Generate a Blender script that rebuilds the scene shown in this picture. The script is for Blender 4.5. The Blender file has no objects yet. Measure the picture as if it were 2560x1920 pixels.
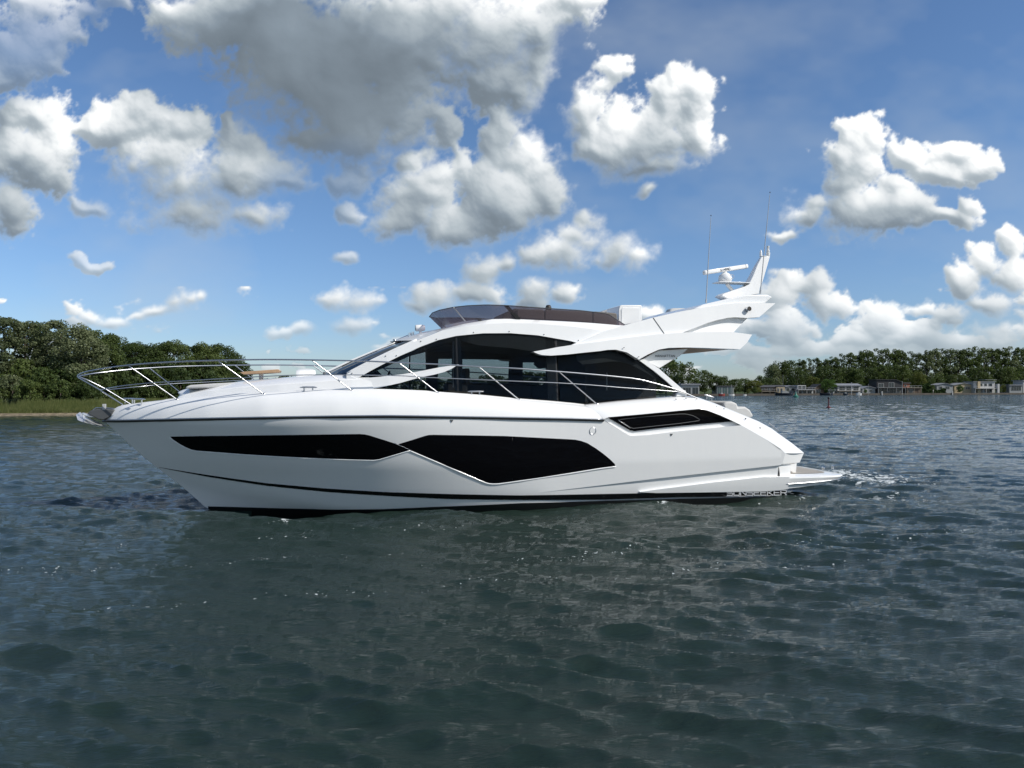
import bpy, bmesh, math, random
import numpy as np
from mathutils import Vector, Matrix
C = bpy.context.scene
COL = C.collection
R = math.radians
random.seed(7)

# ------------------------------------------------------------------ camera, world, sun, exposure
F, H0, HC = 1850.0, 973.0, 2.7          # focal length in photo pixels, horizon row, eye height above the water
cam_d = bpy.data.cameras.new('camera'); cam = bpy.data.objects.new('camera', cam_d); COL.objects.link(cam)
cam.location = (0, 0, HC); cam.rotation_euler = (R(90), 0, 0)
cam_d.sensor_width = 36; cam_d.lens = F/2560*36; cam_d.shift_y = (H0-960)/2560
cam_d.clip_end = 20000; cam_d.clip_start = .1
C.camera = cam
SUN = Vector((.71, -.31, .62)).normalized()
C.view_settings.view_transform = 'Standard'; C.view_settings.look = 'None'
C.view_settings.exposure = 0.36; C.view_settings.gamma = 1
C.view_settings.use_curve_mapping = False
sd = bpy.data.lights.new('sun', 'SUN'); sd.energy = 3.9; sd.angle = R(.5); sd.color = (1, .95, .87)
so = bpy.data.objects.new('sun', sd); COL.objects.link(so)
so.rotation_euler = (-SUN).to_track_quat('-Z', 'Y').to_euler()

W = bpy.data.worlds.new('World'); C.world = W; W.use_nodes = True
nt = W.node_tree; nt.nodes.clear()
class NB:
    def __init__(s, tree): s.t = tree
    def n(s, typ, **kw):
        nd = s.t.nodes.new(typ)
        for k, v in kw.items(): setattr(nd, k, v)
        return nd
    def m(s, op, a, b=None, c=None, clamp=False):
        nd = s.t.nodes.new('ShaderNodeMath'); nd.operation = op; nd.use_clamp = clamp
        for i, x in enumerate((a, b, c)):
            if x is None: continue
            if isinstance(x, (int, float)): nd.inputs[i].default_value = x
            else: s.t.links.new(x, nd.inputs[i])
        return nd.outputs[0]
    def vm(s, op, a, b=None, out=0):
        nd = s.t.nodes.new('ShaderNodeVectorMath'); nd.operation = op
        for i, x in enumerate((a, b)):
            if x is None: continue
            if isinstance(x, tuple): nd.inputs[i].default_value = x
            elif isinstance(x, (int, float)): nd.inputs['Scale'].default_value = x
            else: s.t.links.new(x, nd.inputs['Scale'] if (op == 'SCALE' and i == 1) else nd.inputs[i])
        return nd.outputs[out]
    def mix(s, f, a, b):
        nd = s.t.nodes.new('ShaderNodeMix'); nd.data_type = 'RGBA'
        for i, x in ((0, f), (6, a), (7, b)):
            if isinstance(x, (int, float)): nd.inputs[i].default_value = x if i == 0 else (x, x, x, 1)
            elif isinstance(x, tuple): nd.inputs[i].default_value = (*x, 1) if len(x) == 3 else x
            else: s.t.links.new(x, nd.inputs[i])
        return nd.outputs[2]
    def ss(s, x, lo, hi, a=0., b=1.):
        nd = s.t.nodes.new('ShaderNodeMapRange'); nd.interpolation_type = 'SMOOTHSTEP'
        s.t.links.new(x, nd.inputs[0])
        for i, v in zip((1, 2, 3, 4), (lo, hi, a, b)):
            if isinstance(v, (int, float)): nd.inputs[i].default_value = v
            else: s.t.links.new(v, nd.inputs[i])
        return nd.outputs[0]
    def noise(s, vec, scale, detail=2, rough=.5, dim='3D', out=0):
        nd = s.t.nodes.new('ShaderNodeTexNoise'); nd.noise_dimensions = dim
        nd.inputs['Scale'].default_value = scale; nd.inputs['Detail'].default_value = detail
        nd.inputs['Roughness'].default_value = rough
        if vec is not None: s.t.links.new(vec, nd.inputs['Vector'])
        return nd.outputs[out]
    def link(s, a, b): s.t.links.new(a, b)

# cumulus seen in the sky: (azimuth column, height row, half width, half height) read off the photograph as directions
BLOBS = [(100,90,120,85),(20,150,80,60),(262,22,60,42),
 (470,10,130,70),(620,60,210,110),(760,170,200,140),(900,240,240,140),(1000,110,300,160),(800,300,140,50),(1180,60,220,140),(1270,190,90,100),
 (1380,20,150,80),(1210,240,80,60),
 (70,300,90,70),(130,340,60,60),(60,400,130,80),(120,450,80,50),(15,530,60,70),
 (240,320,60,45),(330,330,110,60),(440,350,80,55),(420,420,120,70),(480,480,140,62),(570,300,26,34),(600,360,70,50),(680,400,80,62),(610,450,130,90),(720,460,50,45),(500,545,160,40),(650,560,90,40),
 (870,420,60,50),(880,510,40,32),(1010,400,42,40),(1075,350,60,50),(1130,430,55,60),(1050,500,95,80),(1270,350,60,60),(1330,400,80,70),(1360,470,70,70),(1240,490,110,95),(1130,570,130,50),(1000,550,80,50),
 (1525,195,48,42),(1560,180,30,25),(1495,270,55,60),(1510,340,60,45),(1600,330,110,80),(1690,260,60,60),(1710,205,34,36),(1770,240,60,60),(1770,330,50,60),(1640,395,90,38),
 (2090,320,45,40),(2160,320,65,50),(2120,390,80,70),(2100,450,60,60),(2140,540,100,75),(2230,470,50,50),(2240,540,80,55),(2300,355,70,55),(2360,420,90,45),(2420,360,60,40),(2460,390,60,40),(2350,560,90,22),(2430,520,45,36),(2410,560,60,30),(2000,545,50,30),(1945,585,40,18),(2010,515,40,28),
 (1472,535,32,36),(1450,580,60,42),(1410,620,90,48),(1340,640,60,34),(1540,620,70,48),(1600,655,50,30),
 (235,505,45,28),(215,652,38,16),(250,648,34,14),(862,627,40,18),(1645,475,34,18),(840,742,50,30),(905,745,50,32),(880,812,60,26),
 (1200,690,50,45),(1250,660,30,26),(1180,740,80,28),(1080,745,80,28),(700,832,36,18),(745,826,34,20),(1340,740,45,38),(1415,735,30,25),
 (465,762,34,24),(428,772,30,24),(390,785,34,18),(500,748,22,18),(345,795,30,12),(235,798,40,22),(285,805,44,18),(200,812,30,12),(1975,700,40,34),(1930,730,60,40),(2050,710,42,36),(2075,750,60,38),(1960,820,80,38),(2200,800,60,50),
 (2130,842,60,26),(2240,850,50,22),(2370,795,55,36),(2330,850,60,22),(2300,770,30,22),(2480,765,50,36),(2540,680,50,50),(2500,840,60,30),(2430,860,50,18),(2410,700,50,42),(2460,645,40,36),(2540,600,40,30),(1620,790,40,22),(1800,870,60,16),(1910,885,70,14)]
b = NB(nt)
sky = b.n('ShaderNodeTexSky'); sky.sky_type = 'NISHITA'; sky.sun_disc = False
sky.sun_elevation = math.asin(SUN.z); sky.sun_rotation = math.atan2(SUN.x, SUN.y)
sky.air_density = 1.0; sky.dust_density = .3; sky.ozone_density = 3.0; sky.altitude = 0
tc = b.n('ShaderNodeTexCoord'); sp = b.n('ShaderNodeSeparateXYZ'); b.link(tc.outputs['Generated'], sp.inputs[0])
tint = b.mix(b.ss(sp.outputs[2], .0, .30), (.60, .70, .90), (.68, .80, .93))
skyc = b.vm('MULTIPLY', sky.outputs[0], tint)
bg = b.n('ShaderNodeBackground'); b.link(skyc, bg.inputs[0]); bg.inputs[1].default_value = .10
wo = b.n('ShaderNodeOutputWorld'); b.link(bg.outputs[0], wo.inputs[0])

# cumulus: a vault of cloud far beyond the land; its cover and how deep the light gets into it come from a puffed noise field
def _h(ix, iy, k):
    v = np.sin(ix*127.1+iy*311.7+k*74.7)*43758.5453; return v-np.floor(v)
def vnoise(x, y, k=0):
    ix, iy = np.floor(x), np.floor(y); fx, fy = x-ix, y-iy; fx = fx*fx*fx*(fx*(fx*6-15)+10); fy = fy*fy*fy*(fy*(fy*6-15)+10)
    a, c, d, e = _h(ix, iy, k), _h(ix+1, iy, k), _h(ix, iy+1, k), _h(ix+1, iy+1, k)
    return (a+(c-a)*fx)*(1-fy)+(d+(e-d)*fx)*fy
def fbm(x, y, oct_=5, k=0, g=.5):
    t = 0; am = 1; tot = 0
    for o in range(oct_):
        t = t+am*vnoise(x*2.03**o+o*17.3, y*2.03**o+o*9.1, k+o); tot += am; am *= g
    return t/tot
def worley(x, y, k=0):
    ix, iy = np.floor(x), np.floor(y); best = np.full(x.shape, 9.)
    for dx in (-1, 0, 1):
        for dy in (-1, 0, 1):
            jx, jy = ix+dx, iy+dy
            d = (jx+_h(jx, jy, k)-x)**2+(jy+_h(jx, jy, k+5)-y)**2; best = np.minimum(best, d)
    return np.sqrt(best)
def puff(x, y, oct_=5, k=0, g=.55):
    t = 0; am = 1; tot = 0
    for o in range(oct_):
        t = t+am*(1-1.35*worley(x*2.1**o+o*3.7, y*2.1**o+o*8.3, k+o)); tot += am; am *= g
    return t/tot
def smax(a, c, k):
    h = np.clip(.5+.5*(a-c)/k, 0, 1); return c*(1-h)+a*h+k*h*(1-h)
def cloud_fields(x, z, dirs, front, px_):
    """x,z picture-plane direction; returns cover and light (0..1) on a regular grid whose step is px_"""
    zz = np.clip(z, 0, 3)
    wz = np.clip((zz-.04)/.22, 0, 1)                       # clouds near the horizon are farther off, so finer
    def two(f, s1, s2): 
        a = f(x*s1, zz*s1*1.25); c = f(x*s2+7, zz*s2+3)
        return a*(1-wz)+c*wz
    sc = .20+1.15*np.clip(zz/.4, 0, 1)
    wx = two(lambda a, c: fbm(a, c, 4, 1), 18, 9)-.5; wy = two(lambda a, c: fbm(a, c, 4, 9), 18, 9)-.5
    wx2 = fbm(x*55, zz*55, 4, 21)-.5; wy2 = fbm(x*55, zz*55, 4, 29)-.5
    pfl = two(lambda a, c: puff(a+wx*.9, c+wy*.9, 6, 40, .60), 44, 22)
    big = two(lambda a, c: puff(a+wx*.8, c+wy*.8, 2, 70, .5), 20, 10)
    if front:
        pw_x, pw_z = x+(wx*.085+wx2*.018)*sc, z+(wy*.070+wy2*.016)*sc
        Fd = np.full(x.shape, -2.); hd = np.zeros(x.shape); rel = np.zeros(x.shape)
        for (bx, by, w, h) in BLOBS:
            cx_, cz_, rx, rz = (bx-1280)/F, (H0-by)/F, w*1.10/F, h*1.10/F
            dn = np.sqrt(((pw_x-cx_)/rx)**2+((pw_z-cz_)/rz)**2)
            Fd = smax(1.05*(1.-dn), Fd, .10)
            hn = np.sqrt(np.clip(1.05-dn*dn, 0, 1))*min(rx, rz*1.4)*.62
            rel = np.where(hn > hd, (pw_z-cz_)/rz, rel); hd = np.maximum(hd, hn)
        Fd = np.clip(Fd, -2.0, 1.6)
    else: Fd = np.full(x.shape, -2.); hd = 0.; rel = np.zeros(x.shape)
    dx, dy, dz = dirs
    gx, gy = dx/(np.maximum(dz, 0)+.12), dy/(np.maximum(dz, 0)+.12)
    gen = (fbm(gx*.9+3.3, gy*.9+1.2, 5, 60)-.55)*6
    if front:
        outm = np.maximum(np.clip((np.abs(x)-.74)/.2, 0, 1), np.clip((z-.56)/.15, 0, 1))
        gen = gen*outm-2.*(1-outm)
        low = (fbm(x*17+5, z*36, 5, 80)-.53)*6-np.abs(z-.050)*14+np.clip(x, -.2, .6)*1.0
        gen = np.maximum(gen, np.where(z < .14, low, -2.))
    Fd = np.maximum(Fd, gen)
    D = Fd-.04+.34*(big-.14)+.40*(pfl-.12)+(fbm(x*80, zz*80, 6, 90, .6)-.5)*.66
    sf = np.clip((two(lambda a, c: fbm(a, c, 3, 99), 9, 5)-.40)*3.0, 0, 1)
    lowedge = np.clip((fbm(x*6, zz*6, 2, 55)-.4)*3, 0, 1)
    soft = .38+.95*sf
    cover = np.clip((D+.10*sf)/soft, 0, 1); cover = cover*cover*(3-2*cover)
    T_ = np.sqrt(np.clip(D, 0, 1.6)+.02)*.022*sc+hd*.5+(pfl*.0032+big*.010)*sc*np.clip(D*2.5, 0, 1)
    def blur(a, n):
        for _ in range(2):
            for ax in (0, 1):
                c = np.cumsum(np.concatenate([np.repeat(np.take(a, [0], ax), n+1, ax), a, np.repeat(np.take(a, [-1], ax), n, ax)], ax), ax)
                a = (np.take(c, range(2*n+1, c.shape[ax]), ax)-np.take(c, range(0, c.shape[ax]-2*n-1), ax))/(2*n+1)
        return a
    n_ = max(1, int(.0035/px_))
    def shade(T_):
        gz, gx_ = np.gradient(T_, px_)
        nl = 1/np.sqrt(1+gx_**2+gz**2)
        return np.clip((-gx_*.40-gz*.60+.60)*nl, 0, 1.2)
    dif = .20*shade(T_)+.80*shade(blur(T_, n_+1))
    od = np.zeros_like(D); Dp = np.clip(D, 0, 1.2)
    for k_ in range(1, 12):
        st = .0055*k_**1.3; sx, sz_ = int(round(st*.45/px_)), int(round(st*.89/px_))
        sh = np.roll(np.roll(Dp, -sx, 1), -sz_, 0)
        if sx: sh[:, -sx:] = Dp[:, -1:]
        if sz_: sh[-sz_:, :] = Dp[-1:, :]
        od += sh*.085*(k_**.35)
    tr = np.exp(-od*1.15)
    tr = .45*tr+.55*blur(tr, n_*2)
    light = .30+tr*.30+.36*dif*(.35+.65*tr)+.16*(dif-.55)+.10*tr*tr+.13*blur(np.clip(rel, -1, 1), n_*4)
    light = .55+(light-.56)*1.25
    thin = np.clip(1-cover, 0, 1); light = light*(1-thin*.6)+thin*.6*.66
    if front:
        dk_ = np.clip(1.2-np.sqrt(((pw_x-(740-1280)/F)/(450/F))**2+((pw_z-(H0-165)/F)/(235/F))**2), 0, 1)
        dm = np.clip(dk_*1.6, 0, 1)
        light = light*(1-dm*.85)+dm*(.10+.10*(big-.1)-.05*dm)
    if front:
        for (ex, ey, ew, eh, a_) in ((70, 100, 230, 130, .75), (262, 22, 90, 60, .75), (225, 650, 80, 40, .5), (240, 505, 70, 50, .45), (870, 625, 70, 40, .4), (860, 470, 110, 110, .45), (560, 850, 900, 60, .3), (720, 460, 80, 60, .4)):
            q_ = np.clip(1.3-np.sqrt(((x-(ex-1280)/F)/(ew/F))**2+((z-(H0-ey)/F)/(eh/F))**2), 0, 1)
            cover = cover*(1-q_*a_*.8); light = light*(1-q_*a_*.35)
    hz_ = np.clip(1-z/.13, 0, 1); light = light*(1-.45*hz_)+.45*hz_*.60; cover = cover*(1-.35*hz_)
    veil = np.clip(fbm(x*4+3, z*7, 5, 120, .55)-.50, 0, 1)*.75*(1-cover); light = (light*cover+.55*veil)/(cover+veil+1e-4); cover = np.clip(cover+veil, 0, 1)
    cover *= np.clip((z+.003)/.012, 0, 1)
    return cover, np.clip(light, 0, 1)
def cloud_vault():
    RAD = 6000.; allco, allq, cov, lig = [], [], [], []; base = 0
    def addface(us, vs, fn, front):
        nonlocal base
        Ug, Vg = np.meshgrid(us, vs); d = np.stack(fn(Ug, Vg), 0); nrm = np.sqrt((d**2).sum(0)); dd = d/nrm
        if front: x_, z_ = Ug, Vg
        else: x_, z_ = Ug*1.7+4.1*len(allco), np.maximum(dd[2]*1.2, 0)+Vg*.001
        c, l = cloud_fields(x_, z_, dd, front, abs(us[1]-us[0]))
        n, m = Ug.shape; idx = np.arange(n*m).reshape(n, m)+base; base += n*m
        allco.append((dd*RAD).reshape(3, -1).T); allq.append(np.stack([idx[:-1, :-1], idx[:-1, 1:], idx[1:, 1:], idx[1:, :-1]], -1).reshape(-1, 4))
        cov.append(c.ravel()); lig.append(l.ravel())
    h = .0017
    addface(np.arange(-1, 1+h/2, h), np.arange(-.004, 1+h/2, h), lambda u, v: (u, np.ones_like(u), v), True)
    g = np.linspace(-1, 1, 181); gv = np.linspace(-.004, 1, 91)
    addface(g, gv, lambda u, v: (np.ones_like(u), -u, v), False)
    addface(g, gv, lambda u, v: (-np.ones_like(u), u, v), False)
    addface(g, gv, lambda u, v: (-u, -np.ones_like(u), v), False)
    addface(g, g, lambda u, v: (u, v, np.ones_like(u)), False)
    co = np.concatenate(allco).astype('f'); q = np.concatenate(allq).astype('i')
    me = bpy.data.meshes.new('clouds'); me.vertices.add(len(co)); me.vertices.foreach_set('co', co.ravel())
    me.loops.add(q.size); me.loops.foreach_set('vertex_index', q.ravel()); me.polygons.add(len(q)); me.polygons.foreach_set('loop_start', (np.arange(len(q))*4).astype('i')); me.update()
    for nm, arr in (('cover', cov), ('light', lig)):
        at = me.attributes.new(nm, 'FLOAT', 'POINT'); at.data.foreach_set('value', np.concatenate(arr).astype('f'))
    o = bpy.data.objects.new('clouds', me); COL.objects.link(o); o['kind'] = 'structure'
    m = bpy.data.materials.new('cumulus'); m.use_nodes = True; m.node_tree.nodes.clear(); b = NB(m.node_tree)
    ac = b.n('ShaderNodeAttribute', attribute_name='cover'); al = b.n('ShaderNodeAttribute', attribute_name='light')
    rp = b.n('ShaderNodeValToRGB'); b.link(al.outputs['Fac'], rp.inputs[0]); el_ = rp.color_ramp.elements
    el_[0].position = 0.; el_[0].color = (.10, .125, .15, 1); el_[1].position = 1.; el_[1].color = (.86, .87, .86, 1)
    for pos, c in ((.25, (.20, .245, .29)), (.5, (.37, .42, .455)), (.75, (.62, .65, .67))):
        e = el_.new(pos); e.color = (*c, 1)
    em = b.n('ShaderNodeEmission'); b.link(rp.outputs[0], em.inputs[0]); em.inputs[1].default_value = 1.
    tr = b.n('ShaderNodeBsdfTransparent'); mx = b.n('ShaderNodeMixShader'); b.link(ac.outputs['Fac'], mx.inputs[0]); b.link(tr.outputs[0], mx.inputs[1]); b.link(em.outputs[0], mx.inputs[2])
    oo = b.n('ShaderNodeOutputMaterial'); b.link(mx.outputs[0], oo.inputs[0]); m.cycles.emission_sampling = 'NONE'
    me.materials.append(m)
cloud_vault()

# ------------------------------------------------------------------ materials
def mat(name, col=(.8, .8, .8), rough=.5, metal=0., spec=.5, coat=0., build=None):
    m = bpy.data.materials.new(name); m.use_nodes = True
    p = m.node_tree.nodes['Principled BSDF']
    p.inputs['Base Color'].default_value = (*col, 1); p.inputs['Roughness'].default_value = rough
    p.inputs['Metallic'].default_value = metal; p.inputs['Specular IOR Level'].default_value = spec
    p.inputs['Coat Weight'].default_value = coat; p.inputs['Coat Roughness'].default_value = .03
    if build: build(NB(m.node_tree), p)
    return m
def vary(col, amt, scale, bump=0., detail=4):
    def f(b, p):
        tc = b.n('ShaderNodeTexCoord')
        n = b.noise(tc.outputs['Object'], scale, detail, .6)
        hi = tuple(min(1, c*(1+amt)) for c in col); lo = tuple(c*(1-amt) for c in col)
        b.link(b.mix(n, lo, hi), p.inputs['Base Color'])
        if bump:
            bp = b.n('ShaderNodeBump'); bp.inputs['Strength'].default_value = bump; bp.inputs['Distance'].default_value = .02
            b.link(n, bp.inputs['Height']); b.link(bp.outputs[0], p.inputs['Normal'])
    return f
def gel_build(b, p):
    tc = b.n('ShaderNodeTexCoord')
    n = b.noise(tc.outputs['Object'], .7, 5, .6)
    st = b.n('ShaderNodeMapping'); st.inputs['Scale'].default_value = (6, 6, .5); b.link(tc.outputs['Object'], st.inputs[0])
    n2 = b.noise(st.outputs[0], 1.0, 4, .65)
    c = b.mix(b.m('MULTIPLY', b.m('ADD', n, n2), .5), (.78, .79, .80), (.86, .86, .85))
    b.link(c, p.inputs['Base Color'])
    b.link(b.ss(n2, .3, .8, .13, .24), p.inputs['Roughness'])
M = {}
M['gel'] = mat('white_gelcoat', (.80, .80, .79), .18, spec=.5, coat=.3, build=gel_build)
M['white'] = mat('white_paint', (.8, .8, .79), .3)
M['black_gloss'] = mat('black_gloss', (.004, .004, .005), .04, spec=.5)
def hullglass(b, p):
    tc = b.n('ShaderNodeTexCoord')
    n = b.noise(tc.outputs['Object'], 1.2, 2, .5)
    bp = b.n('ShaderNodeBump'); bp.inputs['Strength'].default_value = .03; bp.inputs['Distance'].default_value = .02
    b.link(n, bp.inputs['Height']); b.link(bp.outputs[0], p.inputs['Normal'])
M['hull_glass'] = mat('dark_hull_glass', (.003, .003, .004), .05, spec=.14, build=hullglass)
M['black'] = mat('black_rubber', (.012, .012, .013), .45)
M['antifoul'] = mat('black_antifouling', (.01, .011, .012), .35)
M['steel'] = mat('polished_steel', (.52, .53, .55), .30, metal=1.)
M['chrome'] = mat('chrome', (.75, .76, .77), .15, metal=1.)
M['grey'] = mat('light_grey', (.42, .43, .44), .5)
M['darkgrey'] = mat('dark_grey', (.07, .075, .08), .5)
M['seat'] = mat('taupe_vinyl', (.135, .12, .108), .55, build=vary((.135, .12, .108), .12, 9, .15))
M['cushion'] = mat('pale_grey_cushion', (.5, .5, .49), .7, build=vary((.5, .5, .49), .08, 6, .15))
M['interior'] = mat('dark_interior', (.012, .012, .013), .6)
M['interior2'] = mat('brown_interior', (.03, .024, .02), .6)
def teak(b, p):
    tc = b.n('ShaderNodeTexCoord'); s_ = b.n('ShaderNodeSeparateXYZ'); b.link(tc.outputs['Object'], s_.inputs[0])
    fr = b.m('FRACT', b.m('MULTIPLY', s_.outputs[1], 14))
    ln = b.m('LESS_THAN', fr, .10)
    mp = b.n('ShaderNodeMapping'); mp.inputs['Scale'].default_value = (2, 18, 2); b.link(tc.outputs['Object'], mp.inputs[0])
    n = b.noise(mp.outputs[0], 2, 5, .6)
    c = b.mix(n, (.30, .27, .23), (.48, .44, .38))
    b.link(b.mix(ln, c, (.03, .03, .03)), p.inputs['Base Color'])
M['teak'] = mat('weathered_teak', (.3, .24, .18), .6, build=teak)
M['wood'] = mat('varnished_wood', (.35, .22, .12), .4, build=vary((.38, .25, .15), .25, 5))
def glassmat(name, tint, rough=.02, ior=1.45):
    m = bpy.data.materials.new(name); m.use_nodes = True; b = NB(m.node_tree); m.node_tree.nodes.clear()
    tr = b.n('ShaderNodeBsdfTransparent'); tr.inputs[0].default_value = (*tint, 1)
    gl = b.n('ShaderNodeBsdfGlossy'); gl.inputs[1].default_value = rough; gl.inputs[0].default_value = (1, 1, 1, 1)
    fr = b.n('ShaderNodeFresnel'); fr.inputs[0].default_value = ior
    mx = b.n('ShaderNodeMixShader'); b.link(fr.outputs[0], mx.inputs[0]); b.link(tr.outputs[0], mx.inputs[1]); b.link(gl.outputs[0], mx.inputs[2])
    o = b.n('ShaderNodeOutputMaterial'); b.link(mx.outputs[0], o.inputs[0]); return m
M['glass'] = glassmat('tinted_side_glass', (.70, .73, .74), .01, 1.18)
def smokemat():
    m = bpy.data.materials.new('smoked_screen'); m.use_nodes = True; b = NB(m.node_tree); m.node_tree.nodes.clear()
    tr = b.n('ShaderNodeBsdfTransparent'); tr.inputs[0].default_value = (.34, .29, .32, 1)
    df = b.n('ShaderNodeBsdfPrincipled'); df.inputs['Base Color'].default_value = (.17, .15, .17, 1); df.inputs['Roughness'].default_value = .08
    mx = b.n('ShaderNodeMixShader'); mx.inputs[0].default_value = .34; b.link(tr.outputs[0], mx.inputs[1]); b.link(df.outputs[0], mx.inputs[2])
    o = b.n('ShaderNodeOutputMaterial'); b.link(mx.outputs[0], o.inputs[0]); return m
M['smoke'] = smokemat()
M['wind'] = glassmat('windscreen_glass', (.25, .32, .36), .02, 1.5)
M['clear'] = glassmat('house_glass', (.2, .24, .25), .02, 1.5)
M['marks'] = mat('silver_lettering', (.75, .76, .78), .3)
M['darkmarks'] = mat('dark_lettering', (.03, .04, .05), .3)

# ------------------------------------------------------------------ mesh helpers
def tag(o, label=None, cat=None, group=None, kind=None):
    if label: o['label'] = label
    if cat: o['category'] = cat
    if group: o['group'] = group
    if kind: o['kind'] = kind
    return o
def empty(name, loc=(0, 0, 0), rz=0.):
    o = bpy.data.objects.new(name, None); o.location = loc; o.rotation_euler = (0, 0, rz); o.empty_display_size = .3
    COL.objects.link(o); return o
class MB:
    def __init__(s): s.v = []; s.f = []
    def add(s, vs, fs):
        k = len(s.v); s.v += [tuple(v) for v in vs]; s.f += [tuple(i+k for i in f) for f in fs]; return s
    def grid(s, rows, flip=False, cu=False):
        n, m = len(rows), len(rows[0]); vs = [p for r in rows for p in r]; fs = []
        for i in range(n-1):
            for j in range(m if cu else m-1):
                j2 = (j+1) % m
                q = (i*m+j, i*m+j2, (i+1)*m+j2, (i+1)*m+j); fs.append(q[::-1] if flip else q)
        return s.add(vs, fs)
    def box(s, a, b_, M_=None):
        x0, y0, z0 = a; x1, y1, z1 = b_
        vs = [(x, y, z) for z in (z0, z1) for y in (y0, y1) for x in (x0, x1)]
        if M_ is not None: vs = [tuple(M_ @ Vector(v)) for v in vs]
        return s.add(vs, [(0, 2, 3, 1), (4, 5, 7, 6), (0, 1, 5, 4), (2, 6, 7, 3), (0, 4, 6, 2), (1, 3, 7, 5)])
    def tube(s, pts, r, n=8, cap=True):
        pts = [Vector(p) for p in pts]; rr = r if isinstance(r, (list, tuple)) else [r]*len(pts)
        rows = []; up = None
        for i, p in enumerate(pts):
            d = (pts[min(i+1, len(pts)-1)]-pts[max(i-1, 0)]).normalized()
            if up is None: up = Vector((0, 0, 1)) if abs(d.z) < .9 else Vector((1, 0, 0))
            x = d.cross(up).normalized(); up = x.cross(d).normalized()
            rows.append([tuple(p+x*rr[i]*math.cos(2*math.pi*k/n)+up*rr[i]*math.sin(2*math.pi*k/n)) for k in range(n)])
        k0 = len(s.v); s.grid(rows, cu=True)
        if cap:
            s.f.append(tuple(k0+i for i in range(n))[::-1]); L = k0+(len(rows)-1)*n; s.f.append(tuple(L+i for i in range(n)))
        return s
    def lathe(s, prof, c, axis=(0, 0, 1), n=20):
        q = Vector((0, 0, 1)).rotation_difference(Vector(axis)); c = Vector(c)
        rows = [[tuple(c+q @ Vector((r*math.cos(2*math.pi*k/n), r*math.sin(2*math.pi*k/n), h))) for k in range(n)] for r, h in prof]
        return s.grid(rows, cu=True)
    def prism(s, poly, t0, t1):          # poly in (s,z), extruded in t; t may be a pair for per-end scaling
        n = len(poly)
        vs = [(p[0], t0, p[1]) for p in poly]+[(p[0], t1, p[1]) for p in poly]
        fs = [tuple(range(n)), tuple(range(2*n-1, n-1, -1))]+[(i, i+n, (i+1) % n+n, (i+1) % n) for i in range(n)]
        return s.add(vs, fs)
    def build(s, name, material, parent=None, smooth=40, bevel=0., merge=True, seg=2):
        me = bpy.data.meshes.new(name); me.from_pydata(s.v, [], s.f)
        if merge:
            bm = bmesh.new(); bm.from_mesh(me); bmesh.ops.remove_doubles(bm, verts=bm.verts, dist=2e-4)
            bmesh.ops.dissolve_degenerate(bm, dist=1e-4, edges=bm.edges)
            bmesh.ops.recalc_face_normals(bm, faces=bm.faces); bm.to_mesh(me); bm.free()
        me.polygons.foreach_set('use_smooth', [smooth > 0]*len(me.polygons))
        if smooth > 0 and smooth < 180: me.set_sharp_from_angle(angle=R(smooth))
        me.materials.append(material)
        o = bpy.data.objects.new(name, me); COL.objects.link(o)
        if parent: o.parent = parent
        if bevel:
            bv = o.modifiers.new('bevel', 'BEVEL'); bv.width = bevel; bv.segments = seg; bv.limit_method = 'ANGLE'; bv.angle_limit = R(35)
            bv.harden_normals = False
        return o

# ------------------------------------------------------------------ the yacht: boat frame s (aft), t (starboard +), z (up)
PSI = R(14.5); A_ = (math.cos(PSI), math.sin(PSI)); B_ = (-math.sin(PSI), math.cos(PSI))
_u = (258-1280)/F; _X = _u*19.0/(1-_u*math.tan(PSI)); C0 = (_X, _X/_u)
yacht = empty('motor_yacht', (C0[0], C0[1], 0), PSI)
tag(yacht, 'large white flybridge motor yacht under way with black hull windows and a steel bow rail', 'motor yacht')
def P(px, py, t):
    u = (px-1280)/F; l = (t+C0[0]*B_[0]+C0[1]*B_[1])/(u*B_[0]+B_[1]); x, y = u*l, l
    return ((x-C0[0])*A_[0]+(y-C0[1])*A_[1], t, HC+l*(H0-py)/F)
def lerp(x, xs, ys):
    return float(np.interp(x, xs, ys))
STEM = [P(x, y, 0) for x, y in ((258, 1050), (268, 1059), (357, 1141), (391, 1168), (454, 1215), (514, 1268))]
_stz = [p[2] for p in STEM][::-1]; _sts = [p[0] for p in STEM][::-1]
_sl = (_sts[0]-_sts[1])/(_stz[0]-_stz[1])
def stem_s(z):
    if z > _stz[-1]: return 0.
    if z < _stz[0]: return _sts[0]+(z-_stz[0])*_sl*1.6
    return lerp(z, _stz, _sts)
def hullB(s, z):
    bm_ = lerp(z, (-.6, 0, .35, 1, 2, 2.6), (1.75, 2.06, 2.17, 2.30, 2.40, 2.42))
    L = lerp(z, (0, 2), (8.2, 8.6)); p = lerp(z, (-.4, .8, 2), (1.75, 2.05, 2.6))
    u = (s-stem_s(z))/L
    if u <= 0: return 0.
    u = min(u, 1); B = bm_*(1-(1-u)**p)
    if s > 11: B -= .16*min(1, (s-11)/6)**2
    zc = .62-(s-1.9)*.2
    if z < zc: B *= 1-.30*min(1, (zc-z)/.7)
    return max(0., B)
def on(px, py, fn, off=0.):
    t = -1.5; q = None
    for i in range(40):
        q = P(px, py, t); t = .5*t+.5*(-(fn(q[0], q[2])+off))
    q = P(px, py, t); return q
def sz(poly, fn, off=0.): return [(lambda q: (q[0], q[2]))(on(x, y, fn, off)) for x, y in poly]
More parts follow.
